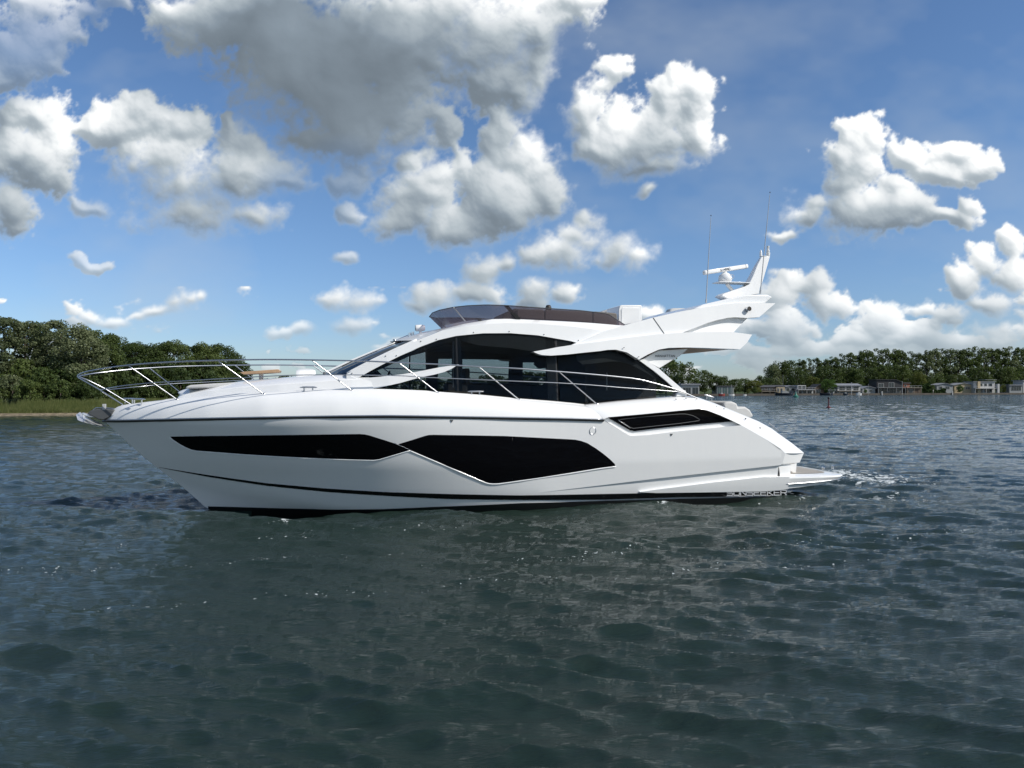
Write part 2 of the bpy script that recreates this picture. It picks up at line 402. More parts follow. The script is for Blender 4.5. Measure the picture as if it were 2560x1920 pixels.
def band(top, bot, fn, off=0., thick=0., n=90, m=6, px=True, mb=None, mirror=False):
    """A skin that follows the side surface fn(s,z) between two lines, given real thickness inboard."""
    if px: top = sz(top, fn, off); bot = sz(bot, fn, off)
    ts, tz = zip(*top); bs, bz = zip(*bot)
    s0, s1 = max(ts[0], bs[0]), min(ts[-1], bs[-1])
    ss = sorted(set([round(x, 4) for x in np.linspace(s0, s1, n)]+[round(x, 4) for x in ts+bs if s0 < x < s1]))
    mb = mb or MB(); sg = -1 if not mirror else 1
    fr, bk = [], []
    for s in ss:
        a, c = lerp(s, ts, tz), lerp(s, bs, bz); r, r2 = [], []
        for j in range(m+1):
            z = a+(c-a)*j/m; t = fn(s, z)+off
            r.append((s, sg*t, z)); r2.append((s, sg*(t-thick), z))
        fr.append(r); bk.append(r2)
    mb.grid(fr, flip=mirror)
    if thick:
        mb.grid(bk, flip=not mirror)
        for e in (0, -1):
            mb.grid([[r[e] for r in fr], [r[e] for r in bk]])
        for e in (0, -1):
            mb.grid([fr[e], bk[e]])
    return mb
def resample(c, n):
    c = [Vector(p) for p in c]; d = [0.]
    for a, b2 in zip(c, c[1:]): d.append(d[-1]+(b2-a).length)
    return [Vector([lerp(x, d, [p[k] for p in c]) for k in range(3)]) for x in np.linspace(0, d[-1], n)]
def rs_s(c, ss):      # resample by s
    xs = [p[0] for p in c]
    return [Vector((s, lerp(s, xs, [p[1] for p in c]), lerp(s, xs, [p[2] for p in c]))) for s in ss]
def mir(c): return [Vector((p[0], -p[1], p[2])) for p in c]
def loft(curves, n=60, mb=None, both=True, raw=False):
    mb = mb or MB(); cs = curves if raw else [resample(c, n) for c in curves]
    mb.grid([[tuple(p) for p in c] for c in cs])
    if both: mb.grid([[tuple(p) for p in mir(c)] for c in cs], flip=True)
    return mb
def bez(c0, c2, ctrl, k=6):
    """curves between c0 and c2 through a control offset (quadratic bezier)"""
    out = []
    for i in range(k+1):
        u = i/k
        out.append([a*(1-u)**2+c*2*u*(1-u)+d*u*u for a, c, d in zip(c0, ctrl, c2)])
    return out

RUB = [(258,1052),(310,1051),(409,1049),(520,1046.5),(660,1044),(849,1041),(970,1040),(1050,1041),(1276,1044.6),(1420,1047),(1509,1049.5)]
rub = [on(x, y, hullB) for x, y in RUB]; rub[0] = P(258, 1051, 0)
# --- hull skin
TOPH = sz(RUB, hullB)+sz([(1512,1053),(1576,1090),(1620,1087.5),(1700,1077.5),(1853,1063),(1911,1096),(1950,1124)], hullB)
TOPH[0] = (0., TOPH[0][1])
stripe_t = [(397,1168),(522,1188),(666,1208),(811,1221),(960,1230),(1117,1235),(1298,1238.5),(1515,1235),(1700,1231.5),(1968,1224)]
crease = sz([(397,1168),(522,1188),(666,1208),(811,1221),(960,1230),(1117,1234),(1300,1233)], hullB)+sz([(1362,1230),(1640,1196.6),(1800,1179),(1950,1163)], hullB)
s_end = TOPH[-1][0]
cs_, cz_ = zip(*crease)
def zstem(s):
    zz = np.linspace(-.6, 2.1, 120); return lerp(s, [stem_s(z) for z in zz[::-1]], list(zz[::-1]))
def hull_rows(s0, s1, zt, zb, n, m, dB=lambda s, z: 0.):
    rows = []
    for s in np.linspace(s0, s1, n):
        a, c = zt(s), zb(s)
        rows.append([(s, -max(0, hullB(s, a+(c-a)*j/m)+dB(s, a+(c-a)*j/m)), a+(c-a)*j/m) for j in range(m+1)])
    return rows
hts, htz = zip(*TOPH)
step = lambda s: .05*min(1, max(0, (s-9.6)/3.))
s_cr0 = cs_[0]
ss_all = sorted(set(list(np.linspace(0, s_end, 170))+list(hts)+list(cs_)))
hull = MB(); up, lo = [], []
for s in ss_all:
    zt = lerp(s, hts, htz); zc = lerp(s, cs_, cz_) if s > s_cr0 else zstem(s)
    zb = max(-.5, zstem(s)) if s < 3.5 else -.5
    zc = max(zc, zb)
    up.append([(s, -hullB(s, zt+(zc-zt)*j/14), zt+(zc-zt)*j/14) for j in range(15)])
    lo.append([(s, -max(0, hullB(s, zc)), zc)]+[(s, -max(0, hullB(s, zc+(zb-zc)*j/8)-step(s)), zc+(zb-zc)*j/8) for j in range(9)])
for g in (up, lo):
    hull.grid(g); hull.grid([[(p[0], -p[1], p[2]) for p in r] for r in g], flip=True)
# stern: side corner, quarter facet, transom
def q4(mb, pts, both=True):
    mb.add(pts, [tuple(range(len(pts)))])
    if both: mb.add([(p[0], -p[1], p[2]) for p in pts], [tuple(range(len(pts)))[::-1]])
e_top = up[-1][0]; e_cr = up[-1][-1]; tB = e_top[1]
K1 = on(1963, 1133, hullB); K2 = on(1956.5, 1159.5, hullB); O1 = P(2010, 1132, -1.86); O2 = P(1999, 1156, -1.86)
q4(hull, [e_top, K1, K2, e_cr])
L1 = P(1950, 1163, tB+.05); L1 = (e_cr[0], e_cr[1]+.05, e_cr[2]); L2 = on(1950, 1191, hullB, -.05)
I1 = P(1976, 1161.5, -1.92); I2 = P(1976, 1192, -1.92)
q4(hull, [K1, O1, O2, K2]); q4(hull, [K2, O2, I1, L1]); q4(hull, [L1, I1, I2, L2])
L3 = (L1[0], -hullB(L1[0], -.5)+.05, -.5); I3 = (I1[0], -1.6, -.5)
q4(hull, [L2, I2, I3, L3])
for a, c in ((O1, O2), (O2, I1), (I1, I3)):
    q4(hull, [a, c, (c[0], -c[1], c[2]), (a[0], -a[1], a[2])], both=False)
hull_o = hull.build('hull', M['gel'], yacht, smooth=22)
hull_o['label'] = 'white hull sides in soft shade'
# lower knuckle of the hull side aft
k_t = [(1600,1229.5),(1640,1223.7),(1780,1206),(1911,1192),(1950,1191.5),(1974.5,1191.5)]; k_b = [(1600,1231),(1640,1233),(1780,1231),(1911,1229),(1950,1226),(1974.5,1222)]
band(k_t, k_b, hullB, .03, .09, n=40, m=3).build('hull_knuckle', M['gel'], hull_o, smooth=30, bevel=.012)
band(k_t, k_b, hullB, .03, .09, n=40, m=3, mirror=True).build('hull_knuckle', M['gel'], hull_o, smooth=30, bevel=.012)

def both_sides(name, mt, parent, top, bot, fn, off, thick, n=90, m=4, smooth=30, bevel=0., label=None, star=True):
    o = band(top, bot, fn, off, thick, n, m).build(name, mt, parent, smooth=smooth, bevel=bevel)
    if label: o['label'] = label
    if star:
        o2 = band(top, bot, fn, off, thick, n, m, mirror=True).build(name, mt, parent, smooth=smooth, bevel=bevel)
    return o
# rub rail: black strip with a steel lip
for sg in (1, -1):
    pts = [(p[0], sg*(p[1]-.012), p[2]-.012) for p in resample(rub, 70)]
    MB().tube(pts, .030, 8).build('rub_rail', M['black'], hull_o, smooth=180)
    pts = [(p[0], sg*(p[1]-.030), p[2]+.010) for p in resample(rub, 70)]
    MB().tube(pts, .016, 8).build('rub_rail_strip', M['steel'], hull_o, smooth=180)
stripe_b = [(397,1168.6),(522,1192.5),(666,1214.5),(811,1229.5),(960,1239.5),(1117,1247.5),(1298,1250),(1515,1249),(1700,1243),(1968,1240)]
both_sides('boot_stripe', M['black_gloss'], hull_o, stripe_t, stripe_b, hullB, .012, .03, n=100, m=2)
af_t = [(520,1266),(600,1268),(666,1270),(829,1274),(960,1273),(1081,1267.5),(1300,1258),(1515,1252),(1700,1247),(1967,1241)]
af_b = [(520,1300),(666,1320),(829,1330),(1081,1330),(1300,1325),(1515,1318),(1700,1310),(1967,1295)]
both_sides('antifouling_band', M['antifoul'], hull_o, af_t, af_b, hullB, .008, .02, n=90, m=5)
WA_t = [(426,1091.5),(500,1090.2),(630,1088.6),(760,1087),(847,1085.7),(898,1085),(912,1086),(925,1089),(960,1100),(993,1110.7),(1025,1124.7)]
WA_b = [(426,1092.5),(431,1098),(449,1110),(465,1118.5),(478,1124),(493,1126.8),(550,1131),(600,1135),(680,1140),(758,1144),(860,1148),(935,1149.8),(946,1148.5),(985,1137),(1025,1125)]
WB_t = [(995,1110.7),(1030,1100),(1062,1089.8),(1072,1087.4),(1085,1087),(1150,1088),(1262,1090),(1350,1094.5),(1420,1098),(1438,1099.2),(1452,1102),(1468,1107.5),(1490,1121),(1508,1134),(1525,1148),(1537,1160),(1538.5,1164)]
WB_b = [(995,1111),(1025,1125.5),(1090,1153),(1150,1178.5),(1200,1200),(1211,1204.5),(1221,1207.8),(1232,1208.8),(1245,1208.5),(1300,1201),(1420,1183),(1500,1170),(1538.5,1165)]
both_sides('hull_window', M['hull_glass'], hull_o, WA_t, WA_b, hullB, .006, .02, n=90, m=6, label='long black forward hull window')
both_sides('hull_window', M['hull_glass'], hull_o, WB_t, WB_b, hullB, .006, .02, n=90, m=6, label='angular black midship hull window')
def ribbon(line, fn, off, r, name, mt, parent, n=80):
    pts = [on(x, y, fn, off) for x, y in line]
    for sg in (1, -1):
        MB().tube([(p[0], sg*p[1], p[2]) for p in resample(pts, n)], r, 6).build(name, mt, parent, smooth=180)
ribbon([(x, y+1.3) for x, y in WA_b], hullB, -.004, .017, 'window_sill', M['gel'], hull_o)
ribbon([(x, y+1.5) for x, y in WB_b[1:]], hullB, -.004, .022, 'window_sill', M['gel'], hull_o)
ribbon([(985,1107.5),(1010,1118),(1027,1126)], hullB, .0, .009, 'window_mullion', M['steel'], hull_o, 6)
# thin glazing divisions behind the glass are kept inside the midship window
for x, y0, y1 in ((1281, 1094, 1200),):
    ribbon([(x, y0), (x, y1)], hullB, .004, .006, 'window_mullion', M['black'], hull_o, 4)

# --- bulwark (rounded topsides above the rub rail)
def dt_in(s): return lerp(s, (0, .3, 1, 3, 8, 12), (.0, .16, .26, .30, .30, .32))
DE = [(260,1045),(264,1040),(272,1033),(284,1024),(295,1017.5),(307,1013.5),(352,1007.5),(445,999),(540,992),(600,988),(660,985),(781,979.5),(883,976.5),(940,976),(1007,978),(1060,980),(1095,983),(1208,991),(1299,1000),(1380,1006),(1434,1011),(1462,1014.5)]
def rub_t(s): return lerp(s, [p[0] for p in rub], [-p[1] for p in rub])
deckfn = lambda s, z: max(0.02, rub_t(s)-dt_in(s))
dek = [on(x, y, deckfn) for x, y in DE]
n_ = 90; c0 = resample(rub, n_); c2 = resample(dek, n_)
# start the deck edge at the stem head so the nose rounds over
ctrl = [Vector(((a[0]+c[0])/2, a[1]*.72+c[1]*.28-.01, a[2]*.22+c[2]*.78)) for a, c in zip(c0, c2)]
fan = bez(c0, c2, ctrl, 9)
blw = loft(fan, raw=True)
# close the aft end
q4(blw, [tuple(c2[-1]), tuple(c0[-1]), tuple(c0[-1]+Vector((.02, .3, 0))), tuple(c2[-1]+Vector((.02, .1, 0)))])
blw.build('bulwark', M['gel'], yacht, smooth=60)
c3 = [p+Vector((0, .05, .035)) if i > 12 else p+Vector((0, .01, .01)) for i, p in enumerate(c2)]
c4 = [p+Vector((0, .10, .035)) if i > 12 else p+Vector((0, .02, .01)) for i, p in enumerate(c2)]
c5 = [p+Vector((0, .11, -.03)) if i > 12 else p+Vector((0, .03, -.01)) for i, p in enumerate(c2)]
loft([c2, c3, c4, c5], raw=True).build('toe_rail', M['white'], yacht, smooth=40)
mid_d = [Vector((p[0], 0, p[2]+.06*min(1, p[0]/2))) for p in c5]
loft([c5, mid_d], raw=True).build('deck', M['grey'], yacht, smooth=60)

# --- aft quarter: raised side with the recessed window
Q0 = [(1509,1048.5),(1520,1043),(1600,1036),(1700,1026.5),(1749,1022),(1767,1025.5),(1800,1038),(1832,1052.5),(1853,1063),(1911,1096),(1950,1124),(1963,1133)]
Q1 = [(1461,1013.5),(1550,1004),(1620,998),(1688,992.5),(1720,992),(1749,995),(1792,1010),(1835,1028),(1896,1053),(1929,1071),(1945,1083),(1980,1108),(2010,1132)]
q0 = [on(x, y, hullB) for x, y in Q0]; q0[-1] = K1; q0[-2] = e_top
qf = lambda s, z: lerp(s, (11, 14, 16, 16.8, 17.4), (2.08, 2.02, 1.98, 1.9, 1.86))
q1 = [on(x, y, qf) for x, y in Q1]; q1[-1] = O1
def rs(c, n): return resample(c, n)
q0r, q1r = rs(q0, 80), rs(q1, 80)
qc = [Vector(((a[0]+c[0])/2, a[1]*.75+c[1]*.25, a[2]*.25+c[2]*.75)) for a, c in zip(q0r, q1r)]
qm = loft(bez(q0r, q1r, qc, 8), raw=True)
q2r = [p+Vector((0, .10, .02)) for p in q1r]; q3r = [p+Vector((0, .28, -.10)) for p in q1r]; q4r = [p+Vector((0, .34, -.6)) for p in q1r]
loft([q1r, q2r, q3r, q4r], raw=True, mb=qm)
qm.build('aft_quarter', M['gel'], yacht, smooth=50)
# recess behind quarter window
QW_t = [(1521,1043.5),(1600,1036.5),(1700,1027),(1749,1022.5),(1767,1026),(1800,1038.5),(1832,1052.8)]
QW_b = [(1521,1044.5),(1576,1076),(1587,1078),(1640,1071.3),(1700,1065),(1770,1058.5),(1832,1053.5)]
RC_t = [(1509,1049),(1521,1043),(1600,1036),(1700,1026.5),(1749,1022),(1767,1025.5),(1800,1038),(1832,1052.5),(1853,1063)]
RC_b = [(1509,1050),(1576,1090.5),(1620,1088),(1700,1078),(1853,1063.6)]
both_sides('window_recess', M['gel'], hull_o, RC_t, RC_b, hullB, -.10, .02, n=60, m=4)
rl = [on(x, y, hullB) for x, y in RC_b]; rl2 = [on(x, y, hullB, -.10) for x, y in RC_b]
a_, c_ = resample(rl, 50), resample(rl2, 50)
loft([a_, c_], raw=True, both=False).build('recess_ledge', M['gel'], hull_o)
loft([mir(a_), mir(c_)], raw=True, both=False).build('recess_ledge', M['gel'], hull_o)
r3 = [on(x, y, hullB) for x, y in RC_t]; r4 = [on(x, y, hullB, -.10) for x, y in RC_t]
loft([resample(r3, 50), resample(r4, 50)], raw=True, both=False).build('recess_head', M['gel'], hull_o)
loft([mir(resample(r3, 50)), mir(resample(r4, 50))], raw=True, both=False).build('recess_head', M['gel'], hull_o)
qw = both_sides('quarter_window', M['hull_glass'], hull_o, QW_t, QW_b, hullB, -.07, .03, n=60, m=5, label='black wedge shaped quarter window')
fr_l = [(1545,1049.5),(1576,1069),(1583,1071),(1700,1058.5),(1752,1051),(1735,1040),(1715,1035),(1700,1035),(1600,1043),(1545,1049.5)]
ribbon(fr_l, hullB, -.066, .008, 'porthole_frame', M['darkgrey'], hull_o, 60)
ribbon([(1547,1051),(1576,1070)], hullB, -.062, .009, 'porthole_trim', M['steel'], hull_o, 4)
# small fittings on the side
def disc_on(px, py, r, fn, off, name, mt, parent, ring=None, n=24):
    q = on(px, py, fn, off)
    mb = MB()
    if ring:
        mb.tube([(q[0]+r*math.cos(k*2*math.pi/n), q[1], q[2]+r*math.sin(k*2*math.pi/n)) for k in range(n+1)], ring, 6, cap=False)
    else:
        mb.lathe([(0, .012), (r*.8, .012), (r, .004), (r, -.01)], q, (0, -1, 0), n)
    return mb.build(name, mt, parent)
disc_on(1482, 1077, .078, hullB, .004, 'fuel_filler_ring', M['steel'], hull_o, ring=.006)
for x, y in ((1129.6, 1052.6), (1679, 1087)):
    q = on(x, y, hullB, .012)
    MB().add([(q[0]-.035, q[1], q[2]+.025), (q[0]+.035, q[1], q[2]+.025), (q[0], q[1], q[2]-.03), (q[0]-.035, q[1]+.02, q[2]+.025), (q[0]+.035, q[1]+.02, q[2]+.025), (q[0], q[1]+.02, q[2]-.03)],
             [(0, 1, 2), (3, 5, 4), (0, 3, 4, 1), (1, 4, 5, 2), (2, 5, 3, 0)]).build('vent', M['darkgrey'], hull_o, smooth=0)
# lettering helper
GL = {'S': [[(1, 1), (.1, 1), (0, .9), (0, .6), (.1, .52), (.9, .5), (1, .42), (1, .1), (.9, 0), (0, 0)]], 'U': [[(0, 1), (0, .1), (.1, 0), (.9, 0), (1, .1), (1, 1)]],
      'N': [[(0, 0), (0, 1), (1, 0), (1, 1)]], 'E': [[(1, 1), (0, 1), (0, 0), (1, 0)], [(0, .52), (.9, .52)]], 'K': [[(0, 0), (0, 1)], [(1, 1), (.25, .5), (1, 0)], [(0, .5), (.25, .5)]],
      'R': [[(0, 0), (0, 1), (.9, 1), (1, .9), (1, .6), (.9, .5), (0, .5)], [(.6, .5), (1, 0)]], 'I': [[(.5, 0), (.5, 1)]], 'M': [[(0, 0), (0, 1), (.5, .4), (1, 1), (1, 0)]],
      'A': [[(0, 0), (.4, 1), (.6, 1), (1, 0)], [(.2, .38), (.8, .38)]], 'D': [[(0, 0), (0, 1), (.75, 1), (1, .75), (1, .25), (.75, 0), (0, 0)]],
      'H': [[(0, 0), (0, 1)], [(1, 0), (1, 1)], [(0, .5), (1, .5)]], 'T': [[(.5, 0), (.5, 1)], [(0, 1), (1, 1)]]}
def lettering(text, place, w, gap, th, thz):
    """place(u,v) -> point, u along the word 0..1, v up 0..1"""
    mb = MB(); n = len(text); cw = 1./(n+gap*(n-1))
    for i, ch in enumerate(text):
        u0 = i*cw*(1+gap)
        for pl in GL[ch]:
            for a, b2 in zip(pl, pl[1:]):
                ax, ay, bx, by = u0+a[0]*cw, a[1], u0+b2[0]*cw, b2[1]
                dx, dy = (bx-ax)*w, (by-ay)*1.
                L = math.hypot((bx-ax)/th, (by-ay)/thz)+1e-6
                nx, ny = -(by-ay)/thz/L*th, (bx-ax)/th/L*thz
                ex, ey = (bx-ax)/L*.5, (by-ay)/L*.5
                ps = [(ax+nx-ex, ay+ny-ey), (bx+nx+ex, by+ny+ey), (bx-nx+ex, by-ny+ey), (ax-nx-ex, ay-ny-ey)]
                mb.add([place(*p) for p in ps], [(0, 1, 2, 3)])
    return mb
def pl_name(u, v):
    px = 1818+148*u; py = 1238.2-.6*u-(11.2+.8*u)*v
    q = on(px, py, hullB, .020); return q
lettering('SUNSEEKER', pl_name, 1, .22, .0075, .09).build('hull_name_lettering', M['marks'], hull_o, smooth=0)
ribbon([(1815,1240.8),(1967,1238.6)], hullB, .012, .006, 'name_underline', M['marks'], hull_o, 6)

# --- swimming platform
pa = P(1974.5, 1192, -2.02); s0p = I1[0]-.22; ztop = pa[2]; ztip = .46
OUT = resample([(s0p, -2.06, 0), (17.1, -2.05, 0), (17.5, -2.0, 0), (17.8, -1.90, 0), (18.0, -1.74, 0), (18.10, -1.45, 0), (18.18, -.8, 0), (18.24, 0, 0)], 60)
s1p = 18.24
kz = lambda s: min(1, max(0, (s-s0p)/(s1p-s0p)))
def inset(p, d):
    return Vector((p[0]-d*(1 if p[0] > s0p+.3 else 0)*min(1, (p[0]-s0p)/1.6), p[1]+d*(1 if p[1] < -.3 else 0), 0))
def ring(d, zf_): return [Vector((q_[0], q_[1], zf_(q_[0]))) for q_ in (inset(p, d) for p in OUT)]
zt_ = lambda s: ztop+(ztip-ztop)*kz(s)**1.2
r_top = ring(.16, lambda s: zt_(s)+.045*(1-kz(s)*.6)); rim = ring(0, zt_); rim2 = ring(-.01, lambda s: zt_(s)-.035); bot_ = ring(.06, lambda s: ztop-.30+(.37-(ztop-.30))*kz(s)**1.3)
mids = [Vector((p[0], 0, p[2])) for p in r_top]; midb = [Vector((p[0], 0, p[2])) for p in bot_]
pm = MB(); loft([mids, r_top, rim, rim2, bot_, midb], raw=True, mb=pm)
plat = pm.build('swim_platform', M['gel'], yacht, smooth=30)
plat['label'] = 'white swimming platform with a teak deck at the stern'
tk = ring(.30, lambda s: zt_(s)+.052*(1-kz(s)*.6)+.004); tkm = [Vector((p[0], 0, p[2])) for p in tk]
loft([tk, tkm], raw=True).build('teak_deck', M['teak'], plat)
pts = [Vector((a[0]*.5+c[0]*.5, a[1]*.5+c[1]*.5-.02, a[2]*.45+c[2]*.55)) for a, c in zip(rim2, bot_)][:44]
for sg in (1, -1):
    MB().tube([(p[0], sg*p[1], p[2]) for p in pts], .020, 6).build('fender_strip', M['steel'], plat, smooth=180)
def cleat(mb, c, d, L=.26, h=.09, r=.016):
    c = Vector(c); d = Vector(d).normalized()
    for k in (-.25, .25): mb.tube([c+d*L*k, c+d*L*k+Vector((0, 0, h*.85))], r*.9, 8)
    mb.tube([c-d*L*.5+Vector((0, 0, h*.95)), c-d*L*.3+Vector((0, 0, h)), c+d*L*.3+Vector((0, 0, h)), c+d*L*.5+Vector((0, 0, h*.95))], [r*.5, r, r, r*.5], 8)
for x, y, t in ((2066, 1180, -1.2), (2090, 1184, -.9)):
    q = P(x, y, t); m_ = MB(); cleat(m_, (q[0]-.1, q[1], ztop+.02), (.3, 1, 0), .2, .09, .02); m_.build('cleat', M['chrome'], yacht, smooth=60)

# --- coachroof on the foredeck
def cab_in(d):
    return lambda s, z: max(.1, rub_t(s)-dt_in(s)-d)
b0 = [on(x, y, cab_in(.28)) for x, y in ((442,999),(452,997),(540,992),(600,988),(700,982),(781,977),(883,974),(935,974))]
b1 = [on(x, y, cab_in(.36)) for x, y in ((446,991),(455,987),(520,976),(600,967.6),(700,960.5),(800,953),(871,948),(925,946))]
b2 = [on(x, y, cab_in(.62)) for x, y in ((450,986),(458,981),(474,976),(540,966),(600,957),(700,947.5),(808,938),(869,935),(915,933))]
b0, b1, b2 = resample(b0, 60), resample(b1, 60), resample(b2, 60)
b3 = [Vector((p[0]-.05, p[1]*.5, p[2]+.03)) for p in b2]; b4 = [Vector((p[0]-.08, 0, p[2]+.04)) for p in b2]
tr = loft([b0, b1, b2, b3, b4], raw=True)
tr.add([tuple(c[0]) for c in (b0, b1, b2, b3, b4)]+[tuple(mir([c[0]])[0]) for c in (b3, b2, b1, b0)], [tuple(range(9))])
tr.build('coachroof', M['gel'], yacht, smooth=24, bevel=.02)
# foredeck sun pad, table, bolster
sp_t = [(476,966),(482,963.5),(540,959),(612,956),(700,949)]; 
MB().prism([(p[0], p[2]) for p in [P(x, y, -.35) for x, y in ((466,972),(470,966),(480,962.5),(540,958.5),(612,955),(640,952),(640,962),(540,970))]], -.55, .55).build('sun_pad', M['cushion'], yacht, bevel=.04)
tb = MB(); ta = P(603, 934, .0); tb_ = P(703, 930, .0)
tb.prism([(P(603,932,.0)[0], P(603,932,.0)[2]), (P(612,930,.0)[0], P(612,930,.0)[2]), (P(697,924,.0)[0], P(697,924,.0)[2]), (P(703,927,.0)[0], P(703,927,.0)[2]), (P(700,932,.0)[0], P(700,932,.0)[2]), (P(612,937,.0)[0], P(612,937,.0)[2])], -.35, .35)
tab = tb.build('foredeck_table', M['wood'], yacht, bevel=.012)
lp = P(653, 934, 0); MB().tube([(lp[0], 0, lp[2]), (lp[0], 0, lp[2]-.4)], .05, 12).build('table_leg', M['white'], tab)
r0 = P(741, 935, -.2); r1 = P(789, 935, -.2); rad = (944-925)/F*18/2
cz_b = P(765, 938, -.2)[2]
bl = MB(); L_ = r1[0]-r0[0]
prof = [(cz, cy) for cz, cy in [(math.cos(a)*.17, math.sin(a)*.2) for a in np.linspace(0, math.pi, 14)]]
rows = []
for k in range(9):
    u = k/8; sc = 1-.12*(abs(u-.5)*2)**6
    rows.append([(r0[0]+L_*u, -.25+cz*sc*1.6, cz_b-.06+cy*sc*1.0) for cz, cy in prof])
bl.grid(rows); bl.add(rows[0], [tuple(range(14))]); bl.add(rows[-1], [tuple(range(14))])
bl.build('head_bolster', M['white'], yacht, smooth=50)

# --- cabin side surface
def cabT(s, z):
    base = lerp(s, (5, 6.2, 8, 11, 13.5, 17.5), (1.46, 1.70, 1.90, 1.98, 1.98, 1.92))
    return base-.16*max(0, z-2.6)
arc_t = [(868,934.5),(930,903),(993,873),(1043,851),(1106,826),(1160,815.5),(1208,811),(1270,808),(1340,809),(1427,816),(1513,827),(1545,823)]
arc_b = [(868,935.5),(892,947),(925,928),(962,908.5),(1000,890),(1050,867.5),(1095,850.5),(1140,840),(1208,833.3),(1276,833),(1344,838.3),(1427,852.7),(1480,868),(1545,868)]
both_sides('window_arch', M['gel'], yacht, arc_t, arc_b, cabT, .03, .14, n=110, m=5, smooth=30, bevel=.015)
# flybridge coaming leaning in above the arch
f0_ = resample([on(x, y, cabT, .03) for x, y in ((1043,851),(1106,826),(1160,815.5),(1208,811),(1270,808),(1340,809),(1427,816),(1513,827),(1560,822))], 70)
cf = lambda s, z: cabT(s, z)-.10
f1_ = resample([on(x, y, cf) for x, y in ((1044,850),(1106,823),(1160,809.5),(1231,798),(1265,797),(1299,798),(1400,802.5),(1480,807.5),(1550,813.5),(1572,814))], 70)
f2_ = [p+Vector((0, .16, .0)) for p in f1_]
f3_ = [p+Vector((0, .20, -.15)) for p in f1_]
fm = loft([f0_, f1_, f2_, f3_], raw=True)
f4_ = [Vector((p[0]-.35*max(0, 1-i/22), p[1]*.55, p[2]+.05*max(0, 1-i/30)-.02)) for i, p in enumerate(f2_)]
f5_ = [Vector((p[0]-.5*max(0, 1-i/22), 0, p[2]+.07*max(0, 1-i/30)-.02)) for i, p in enumerate(f2_)]
loft([f2_, f4_, f5_], raw=True).build('flybridge_deck', M['gel'], yacht, smooth=60)
fm.build('flybridge_coaming', M['gel'], yacht, smooth=35)
# fork-shaped white piece sweeping up in front of the side glass
fk_t = [(866,934.5),(892,947),(952,941.6),(1007,935.5),(1060,926),(1100,918),(1129,914),(1140,911.5),(1147,911)]
fk_b = [(866,975),(890,974),(939,971),(1000,957.5),(1050,943.5),(1084,937),(1111,930),(1129,922),(1140,915),(1147,911.5)]
both_sides('side_fork', M['gel'], yacht, fk_t, fk_b, cabT, .05, .12, n=60, m=4, bevel=.014)
# lower wing (flybridge overhang)
lw_t = [(1334,879),(1365,873.5),(1396,867.5),(1440,861),(1500,853.7),(1570,844),(1636,836),(1710,831),(1770,829.5),(1828,829.5),(1880,836.5)]
lw_b = [(1334,879.8),(1345,884.5),(1355,887.5),(1378,889),(1420,886),(1456,882),(1500,877.5),(1520,874.5),(1540,874),(1568,881),(1597,899),(1620,886),(1647,874),(1672,869.5),(1720,868.5),(1760,869.5),(1850,873),(1868,856),(1880,837)]
both_sides('flybridge_wing', M['gel'], yacht, lw_t, lw_b, cabT, .17, .30, n=140, m=5, bevel=.03)
# upper arch
ua_t = [(1430,862),(1470,845),(1513,827),(1563,813),(1633,794),(1690,781),(1749,770),(1800,762),(1839,757.8),(1890,757.5),(1938,758)]
ua_b = [(1430,862.5),(1500,854),(1570,844.5),(1636,836.5),(1703,832.5),(1740,819),(1770,807),(1794,800),(1820,794.5),(1839,793),(1868,795),(1898,793),(1920,774),(1938,759)]
both_sides('radar_arch_side', M['gel'], yacht, ua_t, ua_b, cabT, .10, .22, n=140, m=5, bevel=.02)
ribbon([(1633,794.5),(1660.5,834)], cabT, .102, .010, 'panel_seam', M['darkgrey'], yacht, 6)
ui_t = [(1690,833),(1740,818),(1794,798),(1839,790),(1860,793),(1868,795)]
ui_b = [(1690,834),(1740,834),(1834.5,830),(1853,811),(1868,796)]
both_sides('arch_inner_panel', M['gel'], yacht, ui_t, ui_b, cabT, -.03, .08, n=50, m=3)
def pr(pts, t, t0, t1, name, mt, parent=yacht, bevel=.015, smooth=30):
    return MB().prism([(lambda q: (q[0], q[2]))(P(x, y, t)) for x, y in pts], t0, t1).build(name, mt, parent, smooth=smooth, bevel=bevel)
pr([(1735,772),(1760,760.5),(1812,748.5),(1866,736.5),(1920,736),(1933,742),(1914,757.5),(1839,764),(1780,772)], -1.62, -1.60, 1.60, 'arch_crossbeam', M['gel'], bevel=.03)
# slab of the flybridge overhang and its underside
pr([(1560,852),(1700,845),(1860,848),(1845,870),(1672,867),(1600,880),(1560,880)], -1.78, -1.70, 1.70, 'overhang_slab', M['gel'])
pr([(1706,869.5),(1780,869.5),(1838,872.5),(1706,873)], -1.6, -1.5, 1.5, 'overhang_lining', M['wood'], bevel=0)
pn = pr([(1606,898),(1647,876),(1720,872),(1700,889),(1648,921)], -1.72, -1.74, -1.62, 'cockpit_side_panel', M['gel'])
def pl_m(u, v):
    q = P(1639+48*u, 892.5-5*v, -1.75); return q
lettering('MANHATTAN', pl_m, 1, .3, .008, .12).build('name_lettering', M['darkmarks'], pn, smooth=0)
# white rear pillar
rp_t = [(1590,896),(1600,898),(1613,898.5),(1647,921),(1680,950),(1709,975),(1713,984)]
rp_b = [(1590,897),(1597,900),(1636,928),(1665,952),(1692,976.5),(1700,984),(1713,984.6)]
both_sides('rear_pillar', M['gel'], yacht, rp_t, rp_b, cabT, .05, .16, n=40, m=3, bevel=.02)
cap = [(1690,984),(1697,976),(1712,976),(1716,990),(1688,992)]
pr(cap, -2.0, -2.05, -1.8, 'pillar_foot', M['gel'])
